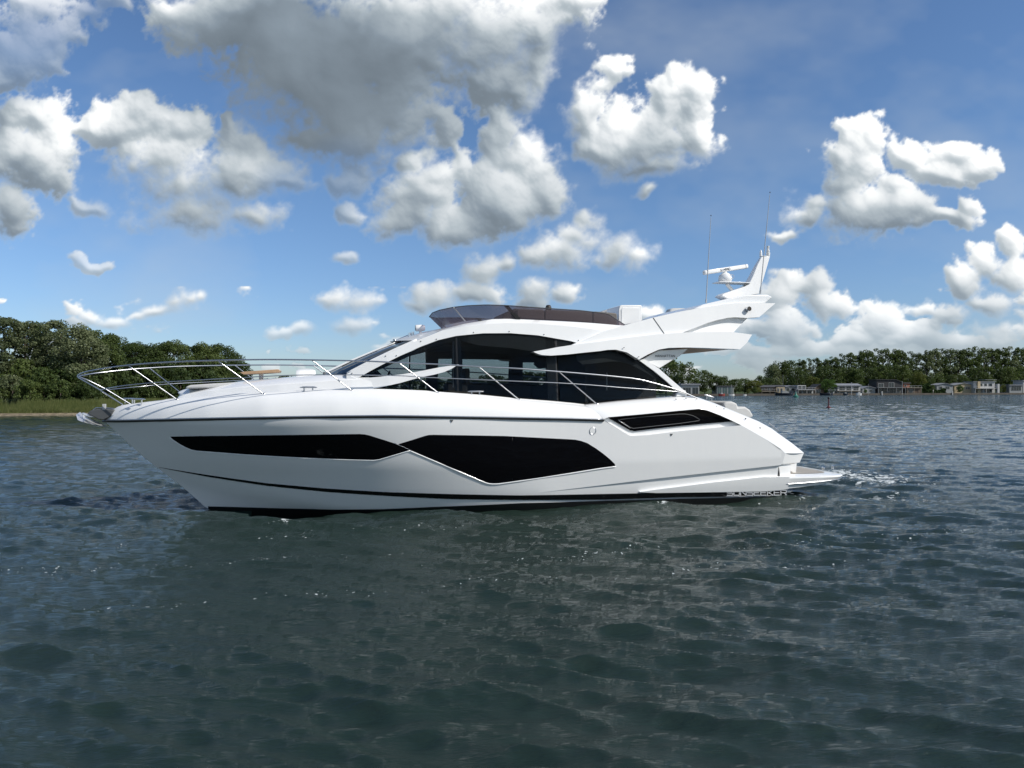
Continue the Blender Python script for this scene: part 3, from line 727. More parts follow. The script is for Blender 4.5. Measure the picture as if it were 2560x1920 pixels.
# --- side glass: three panes
gl_t = [(888,948),(925,929),(962,909.5),(1050,868.5),(1095,851),(1140,841),(1208,834),(1276,834),(1344,839),(1427,854),(1440,858),(1456,873),(1500,873),(1534,872),(1568,880),(1597,898),(1636,927),(1694,977)]
gl_b = [(888,950),(940,971),(1050,972),(1100,974),(1208,983),(1299,992),(1380,1000),(1436,1007),(1445,1007.5),(1550,998),(1640,990),(1694,985)]
def cut(poly, x0, x1):
    xs, ys = zip(*poly); inner = [(x, y) for x, y in poly if x0 < x < x1]
    return [(x0, lerp(x0, xs, ys))]+inner+[(x1, lerp(x1, xs, ys))]
for x0, x1 in ((888, 1064), (1064, 1144), (1144, 1393), (1393, 1694)):
    both_sides('side_window', M['glass'], yacht, cut(gl_t, x0, x1), cut(gl_b, x0, x1), cabT, 0., .012, n=40, m=4)
# black frames between and around panes (port side), just inside the glass
def frame(px_poly_t, px_poly_b, star=True): 
    both_sides('window_frame', M['black'], yacht, px_poly_t, px_poly_b, cabT, -.016, .03, n=24, m=3, star=star)
glxs, glys = zip(*gl_t); gbx, gby = zip(*gl_b)
gt = lambda x: lerp(x, glxs, glys); gb = lambda x: lerp(x, gbx, gby)
def vbar(x0, x1): frame([(x, gt(x)) for x in (x0, x1)], [(x, gb(x)) for x in (x0, x1)])
vbar(1063, 1070); vbar(1134, 1156); vbar(1364, 1396)
frame([(x, gt(x)) for x in np.linspace(890, 1134, 14)], [(x, gt(x)+lerp(x, (890, 960, 1134), (1.5, 9, 11))) for x in np.linspace(890, 1134, 14)])
frame([(x, gt(x)) for x in np.linspace(1150, 1430, 14)], [(x, gt(x)+lerp(x, (1150, 1200, 1330, 1430), (10, 30, 40, 20))) for x in np.linspace(1150, 1430, 14)])
frame([(x, gt(x)) for x in np.linspace(1440, 1694, 16)], [(x, gt(x)+lerp(x, (1440, 1600, 1694), (40, 24, 4))) for x in np.linspace(1440, 1694, 16)])
frame([(890, 948), (925, 943), (952, 940)], [(890, 950), (925, 970), (952, 970)])
ribbon([(1133,852),(1133,968)], cabT, -.05, .012, 'door_edge', M['grey'], yacht, 4)
ribbon([(1517,932),(1517,976)], cabT, -.5, .012, 'curtain_rail', M['grey'], yacht, 4)
# --- saloon interior (seen through the glass)
sal = MB()
zf = 2.35
x0s, x1s = P(950, 950, -1.5)[0], P(1694, 980, -1.8)[0]
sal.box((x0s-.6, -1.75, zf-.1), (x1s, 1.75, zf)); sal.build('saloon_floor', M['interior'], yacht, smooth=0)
hl = [(P(1000,892,-1.5)[0], P(1000,892,-1.5)[2]), (P(1095,856,-1.5)[0], P(1095,856,-1.5)[2]), (P(1208,842,-1.5)[0], P(1208,842,-1.5)[2]), (P(1400,856,-1.5)[0], P(1400,856,-1.5)[2]), (P(1600,866,-1.5)[0], P(1600,866,-1.5)[2]),
      (P(1600,880,-1.5)[0], P(1600,880,-1.5)[2]), (P(1400,876,-1.5)[0], P(1400,876,-1.5)[2]), (P(1208,862,-1.5)[0], P(1208,862,-1.5)[2]), (P(1110,864,-1.5)[0], P(1110,864,-1.5)[2])]
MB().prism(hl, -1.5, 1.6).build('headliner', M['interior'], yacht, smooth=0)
# starboard wall with its window openings
T = 1.62
def rect_st(px0, py0, px1, py1): 
    a = P(px0, py0, T); c = P(px1, py1, T); return a[0], c[0], c[2], a[2]
ops = [rect_st(1091, 897, 1130, 975), rect_st(1156, 898, 1277, 962), rect_st(1307, 906, 1365, 962)]
sw = MB(); zlo, zhi = zf, P(1200, 850, T)[2]
xs = [P(1066, 900, T)[0]]
for a, c, z0, z1 in ops:
    sw.box((xs[-1], T, zlo), (a, T+.04, zhi)); sw.box((a, T+.002, z1), (c, T+.042, zhi)); sw.box((a, T+.002, zlo), (c, T+.042, max(z0, zlo+.05))); xs.append(c)
sw.box((xs[-1], T, zlo), (P(1640, 900, T)[0], T+.04, zhi))
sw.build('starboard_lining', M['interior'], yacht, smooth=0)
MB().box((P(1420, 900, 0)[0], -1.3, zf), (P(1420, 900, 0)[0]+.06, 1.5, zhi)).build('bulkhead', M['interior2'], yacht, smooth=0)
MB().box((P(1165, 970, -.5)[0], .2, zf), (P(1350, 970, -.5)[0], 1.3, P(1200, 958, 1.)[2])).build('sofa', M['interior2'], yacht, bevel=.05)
dm = MB().prism([(lambda q: (q[0], q[2]))(P(x, y, -.8)) for x, y in ((905,948),(940,928),(952,940),(960,975),(905,975))], -1.35, 1.2)
dm.build('dashboard', M['interior'], yacht)
wh = P(968, 942, -.8); w_ = MB(); w_.tube([(wh[0]+.06*math.cos(k*math.pi/8), -.8+.17*math.sin(k*math.pi/8), wh[2]-.02+.15*math.cos(k*math.pi/8)) for k in range(17)], .016, 6, cap=False)
w_.tube([(wh[0], -.8, wh[2]), (wh[0]-.3, -.8, wh[2]-.15)], .02, 6); w_.build('steering_wheel', M['black'], yacht)
for t_ in (-.8,):
    hs = P(1112, 950, -.7)
    MB().box((hs[0], -1.05, zf), (hs[0]+.5, -.45, zf+.5)).box((hs[0]+.42, -1.05, zf+.45), (hs[0]+.55, -.45, zf+.85)).build('helm_seat', M['interior2'], yacht, bevel=.04)

# --- windscreen
we = resample([on(x, y, cabT, -.02) for x, y in ((869,934.5),(930,903),(993,873),(1043,851))], 16)
cols = []
for k in range(13):
    v = k/12; tt = 1-v
    cols.append([Vector((p[0]-(.52-.12*i/15)*(1-tt**2.2), p[1]*tt, p[2]+.02*(1-tt**2)-.02*(i/15)*(1-tt**2))) for i, p in enumerate(we)])
wsm = loft(cols, raw=True).build('windscreen', M['wind'], yacht, smooth=60)
for k, wd in ((0, .035), (12, .03), (8, .022)):
    for sg in ((1, -1) if k != 12 else (1,)):
        MB().tube([(p[0]-.01, sg*p[1], p[2]+.015) for p in cols[k]], wd*.8, 6).build('windscreen_mullion', M['gel'], wsm, smooth=180)
dk2 = [[p+Vector((.02, 0, -.03)) for p in c[:1]] for c in cols]
# wipers
for (a, c, t_) in (((855, 916), (944, 877.5), -.55), ((846, 926), (925, 889), -.2)):
    pa_, pb_ = P(*a, t_), P(*c, t_-.1)
    MB().tube([pa_, pb_], [.018, .012], 6).tube([Vector(pa_)+Vector((.0, .05, -.03)), Vector(pb_).lerp(Vector(pa_), .35)], .009, 6).build('wiper', M['black'], wsm, smooth=60)
for k in (0, .12):
    q = P(811, 936, -.7); MB().lathe([(0, .06), (.025, .05), (.035, 0)], (q[0]+k, q[1], q[2])).build('washer_nozzle', M['darkgrey'], yacht)

# --- horn, searchlight on the roof front
def at_px(x, y, t): return Vector(P(x, y, t))
hn = MB(); a, c = at_px(985, 852.5, -.35), at_px(1024, 838, -.35)
hn.tube([a, a+(c-a)*.06, a+(c-a)*.14, c], [.06, .03, .014, .014], 10)
hn.tube([c+Vector((0, 0, -.05)), c+Vector((0, 0, .06))], .035, 8).tube([c+Vector((.08, .06, -.02)), c+Vector((.08, .06, .09))], .035, 8)
a2 = a+Vector((-.0, .12, .0)); hn.tube([a2, a2+(c-a)*.1, c+Vector((.08, .06, .05))], [.05, .014, .014], 8)
hn.tube([a.lerp(c, .45), a.lerp(c, .45)+Vector((.02, 0, -.08))], .012, 6); hn.tube([c, c+Vector((.02, 0, -.12))], .012, 6)
hn.build('horn', M['chrome'], yacht, smooth=50)
sl = MB(); c = at_px(1051, 820, -.3)
sl.lathe([(0, -.12), (.07, -.12), (.08, -.10), (.08, .06), (.06, .11), (0, .12)], c, (1, 0, .05), 20)
sl.tube([c+Vector((0, 0, -.06)), c+Vector((0, 0, -.16)), c+Vector((0, 0, -.20))], [.03, .03, .06], 10)
slo = sl.build('searchlight', M['white'], yacht, smooth=40)
MB().lathe([(0, .0), (.066, .0), (.066, .01)], c+Vector((-.128, 0, 0)), (1, 0, 0), 16).build('lens', M['black_gloss'], slo)

# --- flybridge screen: wraps from the centre line round to both sides
WS_b = [(1113,813.5,0),(1128,810,-.75),(1163,802.5,-1.22),(1200,799,-1.42),(1250,797.5,-1.52),(1299,797.5,-1.56),(1400,802,-1.6),(1480,807,-1.6),(1550,813,-1.6),(1564,814,-1.6)]
WS_t = [(1081,782,0),(1098,775.5,-.85),(1134,768,-1.36),(1170,764,-1.52),(1215,762,-1.6),(1267,763.5,-1.63),(1366,770.5,-1.64),(1450,776,-1.63),(1520,784,-1.62),(1562,812,-1.6)]
wb, wt = [P(*p) for p in WS_b], [P(*p) for p in WS_t]
wbr, wtr = resample(wb, 60), resample(wt, 60)
fs = loft([wbr, [a.lerp(c, .5)+Vector((-.0, -.01, .0)) for a, c in zip(wbr, wtr)], wtr], raw=True).build('flybridge_screen', M['smoke'], yacht, smooth=60)
for sg in (1, -1):
    MB().tube([(p[0], sg*p[1], p[2]) for p in wtr], .011, 6).build('screen_trim', M['darkgrey'], fs, smooth=180)
    a, c = at_px(1265, 763, -1.62), at_px(1298, 794, -1.58)
    MB().add([(a[0]-.05, sg*a[1], a[2]), (a[0]+.05, sg*a[1], a[2]), (c[0]+.04, sg*c[1], c[2]-.03), (c[0]-.07, sg*c[1], c[2]-.03),
              (a[0]-.05, sg*(a[1]+.05), a[2]), (a[0]+.05, sg*(a[1]+.05), a[2]), (c[0]+.04, sg*(c[1]+.05), c[2]-.03), (c[0]-.07, sg*(c[1]+.05), c[2]-.03)],
             [(0, 1, 2, 3), (7, 6, 5, 4), (0, 4, 5, 1), (1, 5, 6, 2), (2, 6, 7, 3), (3, 7, 4, 0)]).build('screen_strut', M['black'], fs, smooth=0)
    a, c = at_px(1134, 768, -1.37), at_px(1163, 803, -1.24)
    MB().tube([(a[0], sg*a[1], a[2]), (c[0], sg*c[1], c[2])], .016, 6).build('screen_mullion', M['grey'], fs)
# helm console and seats on the flybridge
pr([(1250,800),(1256,785),(1285,772),(1296,775),(1296,800)], -1.2, -1.35, -.3, 'helm_console', M['darkgrey'], bevel=.03)
for x0, x1, y0, y1 in ((1291, 1359, 773, 774.5), (1361.5, 1478.5, 774.5, 778.7), (1481.5, 1541, 778.7, 783)):
    pr([(x0, y0+3), (x0+3, y0), (x1-3, y1), (x1, y1+3), (x1, 822), (x0, 810)], -1.4, -1.45, -1.15, 'flybridge_seat_back', M['seat'], bevel=.035)
    for sg in (1,):
        pr([(x0, y0+3), (x0+3, y0), (x1-3, y1), (x1, y1+3), (x1, 822), (x0, 810)], -1.4, 1.15, 1.45, 'flybridge_seat_back', M['seat'], bevel=.035)
q = at_px(1371, 771, -.7); MB().lathe([(0, .09), (.05, .08), (.075, .03), (.07, -.05), (.04, -.1)], q).build('headrest', M['interior2'], yacht, smooth=60)
cb = pr([(1545,772),(1548,765),(1553,763),(1601,763),(1603,766),(1603,812),(1545,818)], -1.25, -1.3, -.45, 'wet_bar', M['white'], bevel=.03)
pr([(1553,774),(1556,769.5),(1599,769.5),(1599,806),(1553,812)], -1.3, -1.315, -1.29, 'cabinet_door', M['white'], cb, bevel=.006)
pr([(1500,780),(1546,765.5),(1546,800),(1500,800)], -.3, -.4, .5, 'sun_shade_pad', M['grey'], bevel=.02)
pr([(1667,786),(1673,773),(1680,771),(1738,770.5),(1736,786)], 1.2, 1.1, 1.4, 'aft_seat_back', M['cushion'], bevel=.04)
# horn / camera on arch
hc = on(1868, 773, cabT, .10)
MB().lathe([(0, .05), (.045, .05), (.06, .10), (.06, -.02)], hc, (0, -1, 0), 20).build('arch_speaker', M['chrome'], yacht, smooth=50)
MB().lathe([(0, .0), (.05, .0)], (hc[0], hc[1]-.101, hc[2]), (0, -1, 0), 20).build('speaker_grille', M['interior2'], yacht)

# --- mast with radar and aerials
def mast_poly(pts, t0, w0, w1, zlo, zhi):
    mb = MB(); pq = [P(x, y, 0) for x, y in pts]; n = len(pq)
    def w(z): return w0+(w1-w0)*min(1, max(0, (z-zlo)/(zhi-zlo)))
    vs = [(p[0], -w(p[2]), p[2]) for p in pq]+[(p[0], w(p[2]), p[2]) for p in pq]
    fs = [tuple(range(n)), tuple(range(2*n-1, n-1, -1))]+[(i, i+n, (i+1) % n+n, (i+1) % n) for i in range(n)]
    return mb.add(vs, fs)
mz0, mz1 = P(1850, 745, 0)[2], P(1910, 642, 0)[2]
mast = mast_poly([(1795,741),(1801,736),(1830,726),(1855,718),(1866,711),(1877,690),(1889,664),(1901,643),(1923,641),(1912,672),(1900,705),(1891,722),(1888,737),(1850,742),(1811,749)], 0, .20, .05, mz0, mz1).build('radar_mast', M['gel'], yacht, smooth=25, bevel=.015)
MB().box((P(1812,708,0)[0]-.28, -.2, P(1812,708,0)[2]), (P(1868,709,0)[0], .2, P(1812,706,0)[2])).build('radar_shelf', M['gel'], mast, bevel=.008)
MB().tube([P(1817,710,0), P(1832,728,0)], .05, 10).build('shelf_strut', M['white'], mast)
rc = P(1813, 705, 0); rr = .185
MB().lathe([(0, 0), (.15, 0), (.185, .05), (.19, .10), (.17, .17), (.13, .21), (.10, .235), (.08, .25), (0, .25)], rc, n=24).build('radar_dome', M['gel'], mast, smooth=60)
MB().tube([Vector((rc[0]+.10+.075*math.cos(k*.3927), rc[1]-.165, rc[2]+.13+.055*math.sin(k*.3927))) for k in range(17)], .007, 6, cap=False).build('radar_badge_ring', M['grey'], mast)
ra, rb_ = Vector(P(1760, 682, -.35)), Vector(P(1867, 665, .1))
ra, rb_ = Vector(P(1759, 682, -.22)), Vector(P(1868, 665.5, .22))
d = (rb_-ra); L = d.length; d.normalize()
upv = Vector((0, 0, 1)); side = d.cross(upv).normalized(); upv = side.cross(d)
def rrow(c, hx, hz): return [tuple(c+side*hx*math.copysign(abs(math.cos(a))**.5, math.cos(a))+upv*hz*math.copysign(abs(math.sin(a))**.7, math.sin(a))) for a in np.linspace(0, 2*math.pi, 20, endpoint=False)]
rbm = MB(); rows = [rrow(ra, .01, .01), rrow(ra+d*.01, .05, .055), rrow(ra+d*.03, .06, .062), rrow(rb_-d*.03, .06, .062), rrow(rb_-d*.01, .05, .055), rrow(rb_, .01, .01)]
rbm.grid(rows, cu=True); rbar = rbm.build('radar_scanner', M['gel'], mast, smooth=50)
for k in (.05, .93):
    c = ra+d*L*k; MB().grid([rrow(c, .063, .065), rrow(c+d*.012, .063, .065)], cu=True).build('scanner_seam', M['darkgrey'], rbar)
MB().tube([rc_ for rc_ in (Vector(rc)+Vector((0, 0, .24)), ra.lerp(rb_, .47))], .05, 10).build('scanner_neck', M['white'], rbar)
nrm = side if side.y < 0 else -side
def pl_r(u, v):
    c = ra+d*L*(.34+.22*u); return tuple(c+nrm*.064+upv*(-.028+.056*v))
lettering('SIMRAD', pl_r, 1, .25, .014, .11).build('scanner_lettering', M['darkmarks'], rbar, smooth=0)
top_ = Vector(P(1912, 641, 0))
ml = MB(); ml.box((top_[0]-.14, -.05, top_[2]-.01), (top_[0]+.12, .05, top_[2]+.01)); ml.build('masthead_plate', M['gel'], mast)
MB().lathe([(0, .19), (.018, .17), (.035, .1), (.035, .0)], Vector(P(1902, 641, 0)), n=12).build('gps_antenna', M['white'], mast, smooth=60)
MB().lathe([(0, .28), (.04, .28), (.04, .25), (.033, .24), (.033, .17), (.045, .16), (.045, .12), (.03, .1), (.06, .09), (.05, 0)], Vector(P(1920, 640, 0)), n=14).build('navigation_light', M['white'], mast, smooth=40)
def whip(x0, y0, x1, y1, t0):
    a, c = Vector(P(x0, y0, t0)), Vector(P(x1, y1, t0))
    m_ = MB().tube([a, a.lerp(c, .04)], .022, 8).tube([a, a.lerp(c, .45), a.lerp(c, .98)], [.013, .011, .006], 8)
    o = m_.build('whip_aerial', M['grey'], yacht, smooth=60)
    MB().lathe([(0, .02), (.014, .01), (.014, -.01), (0, -.02)], c, n=8).build('aerial_tip', M['darkgrey'], o)
whip(1765, 757, 1777.5, 539, -1.2); whip(1900.5, 735, 1925, 481, -1.5)

# --- bow rail
def curve(pts, n=60):      # smooth polyline through points
    import itertools
    P_ = [Vector(p) for p in pts]; out = []
    for i in range(len(P_)-1):
        p0, p1, p2, p3 = P_[max(i-1, 0)], P_[i], P_[i+1], P_[min(i+2, len(P_)-1)]
        for k in range(8):
            u = k/8
            out.append(.5*((2*p1)+(-p0+p2)*u+(2*p0-5*p1+4*p2-p3)*u*u+(-p0+3*p1-3*p2+p3)*u**3))
    out.append(P_[-1]); return out
railfn = lambda s, z: lerp(s, (-.7, -.35, 0, .4, .9, 2, 3, 4.6, 6.4, 9, 12, 13, 14.2), (.22, .40, .62, .86, 1.10, 1.50, 1.72, 1.95, 2.10, 2.18, 2.15, 2.10, 2.04))
TR = [(228,927),(270,919.5),(318,913.5),(380,908),(454,904),(544,901),(660,899),(780,900),(916,903),(1000,907),(1100,911),(1195,916.5),(1290,921),(1366,926.6),(1470,935),(1550,942.5),(1600,949),(1658,964),(1700,977),(1744,996)]
tr_p = [on(x, y, railfn) for x, y in TR]
tip = P(193, 937.5, -.06); tipc = P(193, 937.5, .0)
ft = P(307, 1012, -.34)
rail = MB(); near = curve([P(196,938,-.16), P(206,932.5,-.36)]+tr_p)
rail.tube([P(194,940,0)]+near, .0165, 8, cap=False)
rail.tube(mir([P(194,940,0)]+near), .0165, 8, cap=False)
fa = [P(194,940,0), P(197,944,-.1), P(210,952,-.2), P(245,972,-.28), ft]
rail_o = None
for sg in (1, -1): rail.tube([(p[0], sg*p[1], p[2]) for p in fa], .0165, 8)
rail_o = rail.build('bow_rail', M['steel'], yacht, smooth=60)
rail_o['label'] = 'polished steel guard rail around the bow'
MRn = [(250,974),(300,965.5),(375,957.5),(440,953.5),(499,950),(560,946.5),(600,945),(640,942),(720,938.5),(800,937),(900,937.5),(1000,939.5),(1050,942.5),(1152,947),(1270,952),(1389,957),(1470,962),(1550,968.5),(1620,973.5),(1692,979)]
mr = curve([P(250,974.5,-.29)]+[on(x, y, railfn) for x, y in MRn[1:]])
for sg in (1, -1): MB().tube([(p[0], sg*p[1], p[2]) for p in mr], .010, 8).build('middle_rail', M['steel'], rail_o, smooth=60)
for (a, c) in (((320,913.8),(443,998.5)), ((544,901.5),(660,985)), ((780,900.5),(881,976)), ((998,907.5),(1097,982)), ((1196,916.5),(1300,999.5)), ((1396,928.5),(1494,1010))):
    pa_ = on(*a, railfn); pc_ = on(*c, deckfn)
    for sg in (1, -1):
        MB().tube([(pa_[0], sg*pa_[1], pa_[2]), (pc_[0], sg*(pc_[1]+.03), pc_[2]-.01)], .0135, 8).lathe([(.035, 0), (.03, .015), (.014, .03)], (pc_[0], sg*(pc_[1]+.03), pc_[2]), n=10).build('stanchion', M['steel'], rail_o, smooth=60)
# --- deck fittings
for x, y, t in ((771, 979, 0), (1190, 989, 0)):
    q = on(x, y, deckfn)
    for sg in (1, -1):
        m_ = MB(); cleat(m_, (q[0], sg*(q[1]+.05), q[2]+.01), (1, 0, 0), .36, .085, .018); m_.build('cleat', M['steel'], yacht, smooth=60)
for t_, x in ((-.42, 345), (.42, 322)):
    q = P(x, 1012, t_); m_ = MB(); cleat(m_, (q[0], t_, P(330, 1010, -.42)[2]), (1, .0, 0), .3, .11, .018); m_.build('cleat', M['chrome'], yacht, smooth=60)
q = P(1772, 1000, -1.9)
for sg in (1, -1):
    m_ = MB(); cleat(m_, (q[0], sg*1.92, q[2]), (1, 0, -.25), .28, .10, .018); m_.build('cleat', M['steel'], yacht, smooth=60)
a, c = Vector(P(1922, 1063, -1.85)), Vector(P(1946, 1081, -1.85))
MB().tube([a, a+Vector((0, 0, .05)), c+Vector((0, 0, .05)), c], .014, 8).build('grab_handle', M['steel'], yacht)
MB().prism([(lambda q: (q[0], q[2]))(P(x, y, -1.2)) for x, y in ((1792,1012),(1798,1004),(1815,1003),(1828,1008),(1830,1017),(1848,1016),(1860,1024),(1869,1040),(1850,1050),(1800,1030))], -1.5, 1.5).build('cockpit_cushion', M['cushion'], yacht, bevel=.05, smooth=60)
for x, y in ((1560,811+58),(1597,892),(1690,998),(1715,995.5),(1742,997),(1791,1016),(1810,1022)):
    disc_on(x, y, .012, (cabT if y < 960 else (lambda s, z: hullB(s, 2)-.22)), .05 if y > 960 else .2, 'snap_fastener', M['darkgrey'], yacht, n=8)
for x, y in ((1052,853),(1091,848),(1184,831),(1273,828.5),(1360,836),(1446,851),(964,890),(991,889),(880,933)):
    disc_on(x, y, .012, cabT, .035, 'snap_fastener', M['darkgrey'], yacht, n=8)
disc_on(1864, 1047, .02, lambda s, z: hullB(s, 2)-.12, .02, 'deck_light', M['darkgrey'], yacht, n=8)
disc_on(1900, 1070, .02, lambda s, z: hullB(s, 2)-.15, .02, 'deck_light', M['darkgrey'], yacht, n=8)
# --- anchor and bow roller
ar = MB().prism([(lambda q: (q[0], q[2]))(P(x, y, 0)) for x, y in ((222,1034),(230,1026),(246,1022),(268,1022),(290,1024),(282,1040),(262,1050),(250,1048),(236,1041))], -.13, .13).build('bow_roller', M['darkgrey'], yacht, bevel=.02)
MB().tube([P(226,1031,-.1), P(240,1020,-.1), P(256,1019.5,-.1), P(285,1021.5,-.1)], .014, 8).build('roller_guide', M['steel'], ar)
pr([(256.5,1010),(264.5,1010),(264,1025),(256,1025)], -.1, -.13, -.05, 'chain_guard', M['grey'], ar, bevel=.004)
an = MB(); a = Vector(P(197, 1030, 0)); e = Vector(P(268, 1065, 0))
tip_ = [P(199,1029.5,0), P(197,1037,0), P(202,1052,0), P(236,1062,0), P(268,1066,0), P(240,1052,0), P(222,1044,0)]
def fl(t): return [P(x, y, 0) for x, y in ()]
c1 = [Vector(P(x, y, 0)) for x, y in ((200,1030),(214,1040),(240,1053),(268,1065.5))]     # upper ridge
c2_ = [Vector(P(x, y, 0))+Vector((0, w, 0)) for (x, y), w in zip(((197,1036),(204,1050),(232,1060),(268,1066)), (-.20, -.26, -.14, -.0))]
c3_ = [Vector(P(x, y, 0)) for x, y in ((199,1041),(208,1055),(236,1064),(268,1067))]
loft([resample(c1, 12), resample(c2_, 12), resample(c3_, 12)], raw=True, mb=an)
an.tube([P(206,1034,0), P(225,1040,0), P(262,1040,0)], .03, 8)
an.build('anchor', mat('galvanised_steel', (.80, .81, .82), .28, metal=.75), yacht, smooth=25)

# ------------------------------------------------------------------ water
def water():
    rng = np.random.default_rng(11)
    ys = [1.5]
    while ys[-1] < 420: ys.append(ys[-1]+max(.022, .0046*(ys[-1]+1)))
    while ys[-1] < 5500: ys.append(ys[-1]*1.05)
    ys = np.array(ys); us = np.linspace(-1, 1, 1201); us = np.sign(us)*(.72*np.abs(us)+.9*np.abs(us)**4)
    Yg, U = np.meshgrid(ys, us, indexing='ij'); Xg = U*(Yg+5)
    cell = np.maximum(np.gradient(ys)[:, None]*np.ones_like(U), (Yg+5)*np.gradient(us)[None, :])
    Z = np.zeros_like(Yg); DX = np.zeros_like(Yg); DY = np.zeros_like(Yg)
    lams = np.concatenate([np.geomspace(.16, .9, 80), np.geomspace(.9, 3.6, 40), np.array([4.6, 6.2])])
    for lam in lams:
        th = (R(-110)+rng.normal()*R(17)) if rng.random() < .78 else (R(-66)+rng.normal()*R(26))             # wind waves running roughly towards the camera
        k = 2*math.pi/lam; kx, ky = k*math.cos(th), k*math.sin(th)
        a = .0050*lam**.9*(.6+.8*rng.random())
        a *= 1.45 if lam < .45 else (1.15 if lam < .9 else (.72 if lam < 2.2 else .42))
        w = np.clip((lam/cell-1.9)/1.6, 0, 1)
        r0 = rng.random()*6.283; rows = np.where(w.max(1) > 0)[0]
        if not len(rows): continue
        r1 = rows[-1]+1; wv = w[:r1]*a; ph = kx*Xg[:r1]+ky*Yg[:r1]+r0; sn = np.sin(ph)*wv
        Z[:r1] += wv*np.cos(ph); DX[:r1] -= .60*math.cos(th)*sn; DY[:r1] -= .60*math.sin(th)*sn
    # groups of waves: patchy amplitude
    patch = .85+.35*np.sin(Xg*.31+Yg*.17+1.)*np.sin(Xg*-.13+Yg*.37)
    Z *= patch; DX *= patch; DY *= patch
    # ship waves along the hull: boat frame
    S = (Xg-C0[0])*A_[0]+(Yg-C0[1])*A_[1]; Tt = (Xg-C0[0])*B_[0]+(Yg-C0[1])*B_[1]
    out = np.abs(Tt)-2.1
    env = np.exp(-(np.clip(out, -3, 30)/4.5)**2)*np.exp(-((S-10)/9.)**2)
    Z += env*.055*np.cos(1.35*(S-.55*out)-3.2)
    # diverging bow and quarter waves
    for s0_, ang, amp, wd in ((2.2, R(21), .085, .42), (2.9, R(24), .06, .6), (11., R(20), .05, .45), (15.5, R(26), .06, .5)):
        dd = (out+.1)-(S-s0_)*math.tan(ang)
        Z += amp*np.exp(-(dd/wd)**2)*np.exp(-np.clip(S-s0_, 0, 99)/7.5)*(1/(1+np.exp(-(S-s0_)*4)))*(out > -1.5)
    st = np.exp(-((S-19.5)/2.2)**2-(Tt/2.4)**2)
    Z += st*.07*np.cos(3.1*S+1.7*Tt)
    Z -= .05+.05*np.exp(-((S-4.)/2.5)**2)*np.exp(-(np.clip(out, 0, 9)/1.5)**2)
    Z -= .05*np.exp(-((S-15.5)/2.)**2)*np.exp(-(np.clip(out, 0, 9)/1.)**2)
    hm = np.clip(1-np.abs(Tt)/1.4, 0, 1)*((S > 3.2) & (S < 16.9)); Z -= hm*.35
    co = np.stack([(Xg+DX).ravel(), (Yg+DY).ravel(), Z.ravel()], 1)
    ny, nx = Yg.shape
    idx = np.arange(ny*nx).reshape(ny, nx)
    fq = np.stack([idx[:-1, :-1], idx[:-1, 1:], idx[1:, 1:], idx[1:, :-1]], -1).reshape(-1, 4)
    me = bpy.data.meshes.new('water'); me.vertices.add(len(co)); me.vertices.foreach_set('co', co.astype('f').ravel())
    me.loops.add(fq.size); me.loops.foreach_set('vertex_index', fq.ravel().astype('i'))
    me.polygons.add(len(fq)); me.polygons.foreach_set('loop_start', (np.arange(len(fq))*4).astype('i'))
    me.polygons.foreach_set('use_smooth', np.ones(len(fq), bool)); me.update(); me.validate()
    o = bpy.data.objects.new('water', me); COL.objects.link(o); tag(o, kind='structure')
    m = bpy.data.materials.new('lake_water'); m.use_nodes = True; b = NB(m.node_tree); p = m.node_tree.nodes['Principled BSDF']
    geo = b.n('ShaderNodeNewGeometry'); pos = geo.outputs['Position']
    sp = b.n('ShaderNodeSeparateXYZ'); b.link(pos, sp.inputs[0])
    dist = b.vm('LENGTH', pos, out=1)
    mp = b.n('ShaderNodeMapping'); mp.inputs['Rotation'].default_value = (0, 0, R(16)); mp.inputs['Scale'].default_value = (.40, 1.9, 1); b.link(pos, mp.inputs[0])
    n1 = b.noise(mp.outputs[0], 11, 6, .66); 
    mp2 = b.n('ShaderNodeMapping'); mp2.inputs['Rotation'].default_value = (0, 0, R(-14)); mp2.inputs['Scale'].default_value = (.4, 1.4, 1); b.link(pos, mp2.inputs[0])
    n2 = b.noise(mp2.outputs[0], .9, 5, .6)
    n0 = b.noise(pos, .06, 3, .5)                  # gusts: calm and ruffled patches
    near_w = b.ss(dist, 8, 60, 1., .15); far_w = b.ss(dist, 25, 120, 0., 1.)
    h = b.m('ADD', b.m('MULTIPLY', b.m('MULTIPLY', n1, near_w), b.ss(n0, .3, .7, .020, .040)), b.m('MULTIPLY', b.m('MULTIPLY', n2, far_w), .42))
    bp = b.n('ShaderNodeBump'); bp.inputs['Strength'].default_value = 1.; bp.inputs['Distance'].default_value = 1.
    b.link(h, bp.inputs['Height']); b.link(bp.outputs[0], p.inputs['Normal'])
    b.link(b.ss(dist, 15, 500, .03, .14), p.inputs['Roughness'])
    p.inputs['IOR'].default_value = 1.33
    # foam: churned patch behind the stern, flecks along the hull and thin wind streaks
    sub = b.vm('SUBTRACT', pos, (C0[0], C0[1], 0)); rot = b.n('ShaderNodeVectorRotate'); rot.rotation_type = 'Z_AXIS'; rot.inputs['Angle'].default_value = -PSI
    b.link(sub, rot.inputs['Vector']); bs = b.n('ShaderNodeSeparateXYZ'); b.link(rot.outputs[0], bs.inputs[0])
    s_, t_ = bs.outputs[0], bs.outputs[1]
    fn = b.noise(pos, 5.5, 7, .72); fn2 = b.noise(pos, 1.1, 4, .6); fl_ = b.noise(pos, 16, 2, .5)
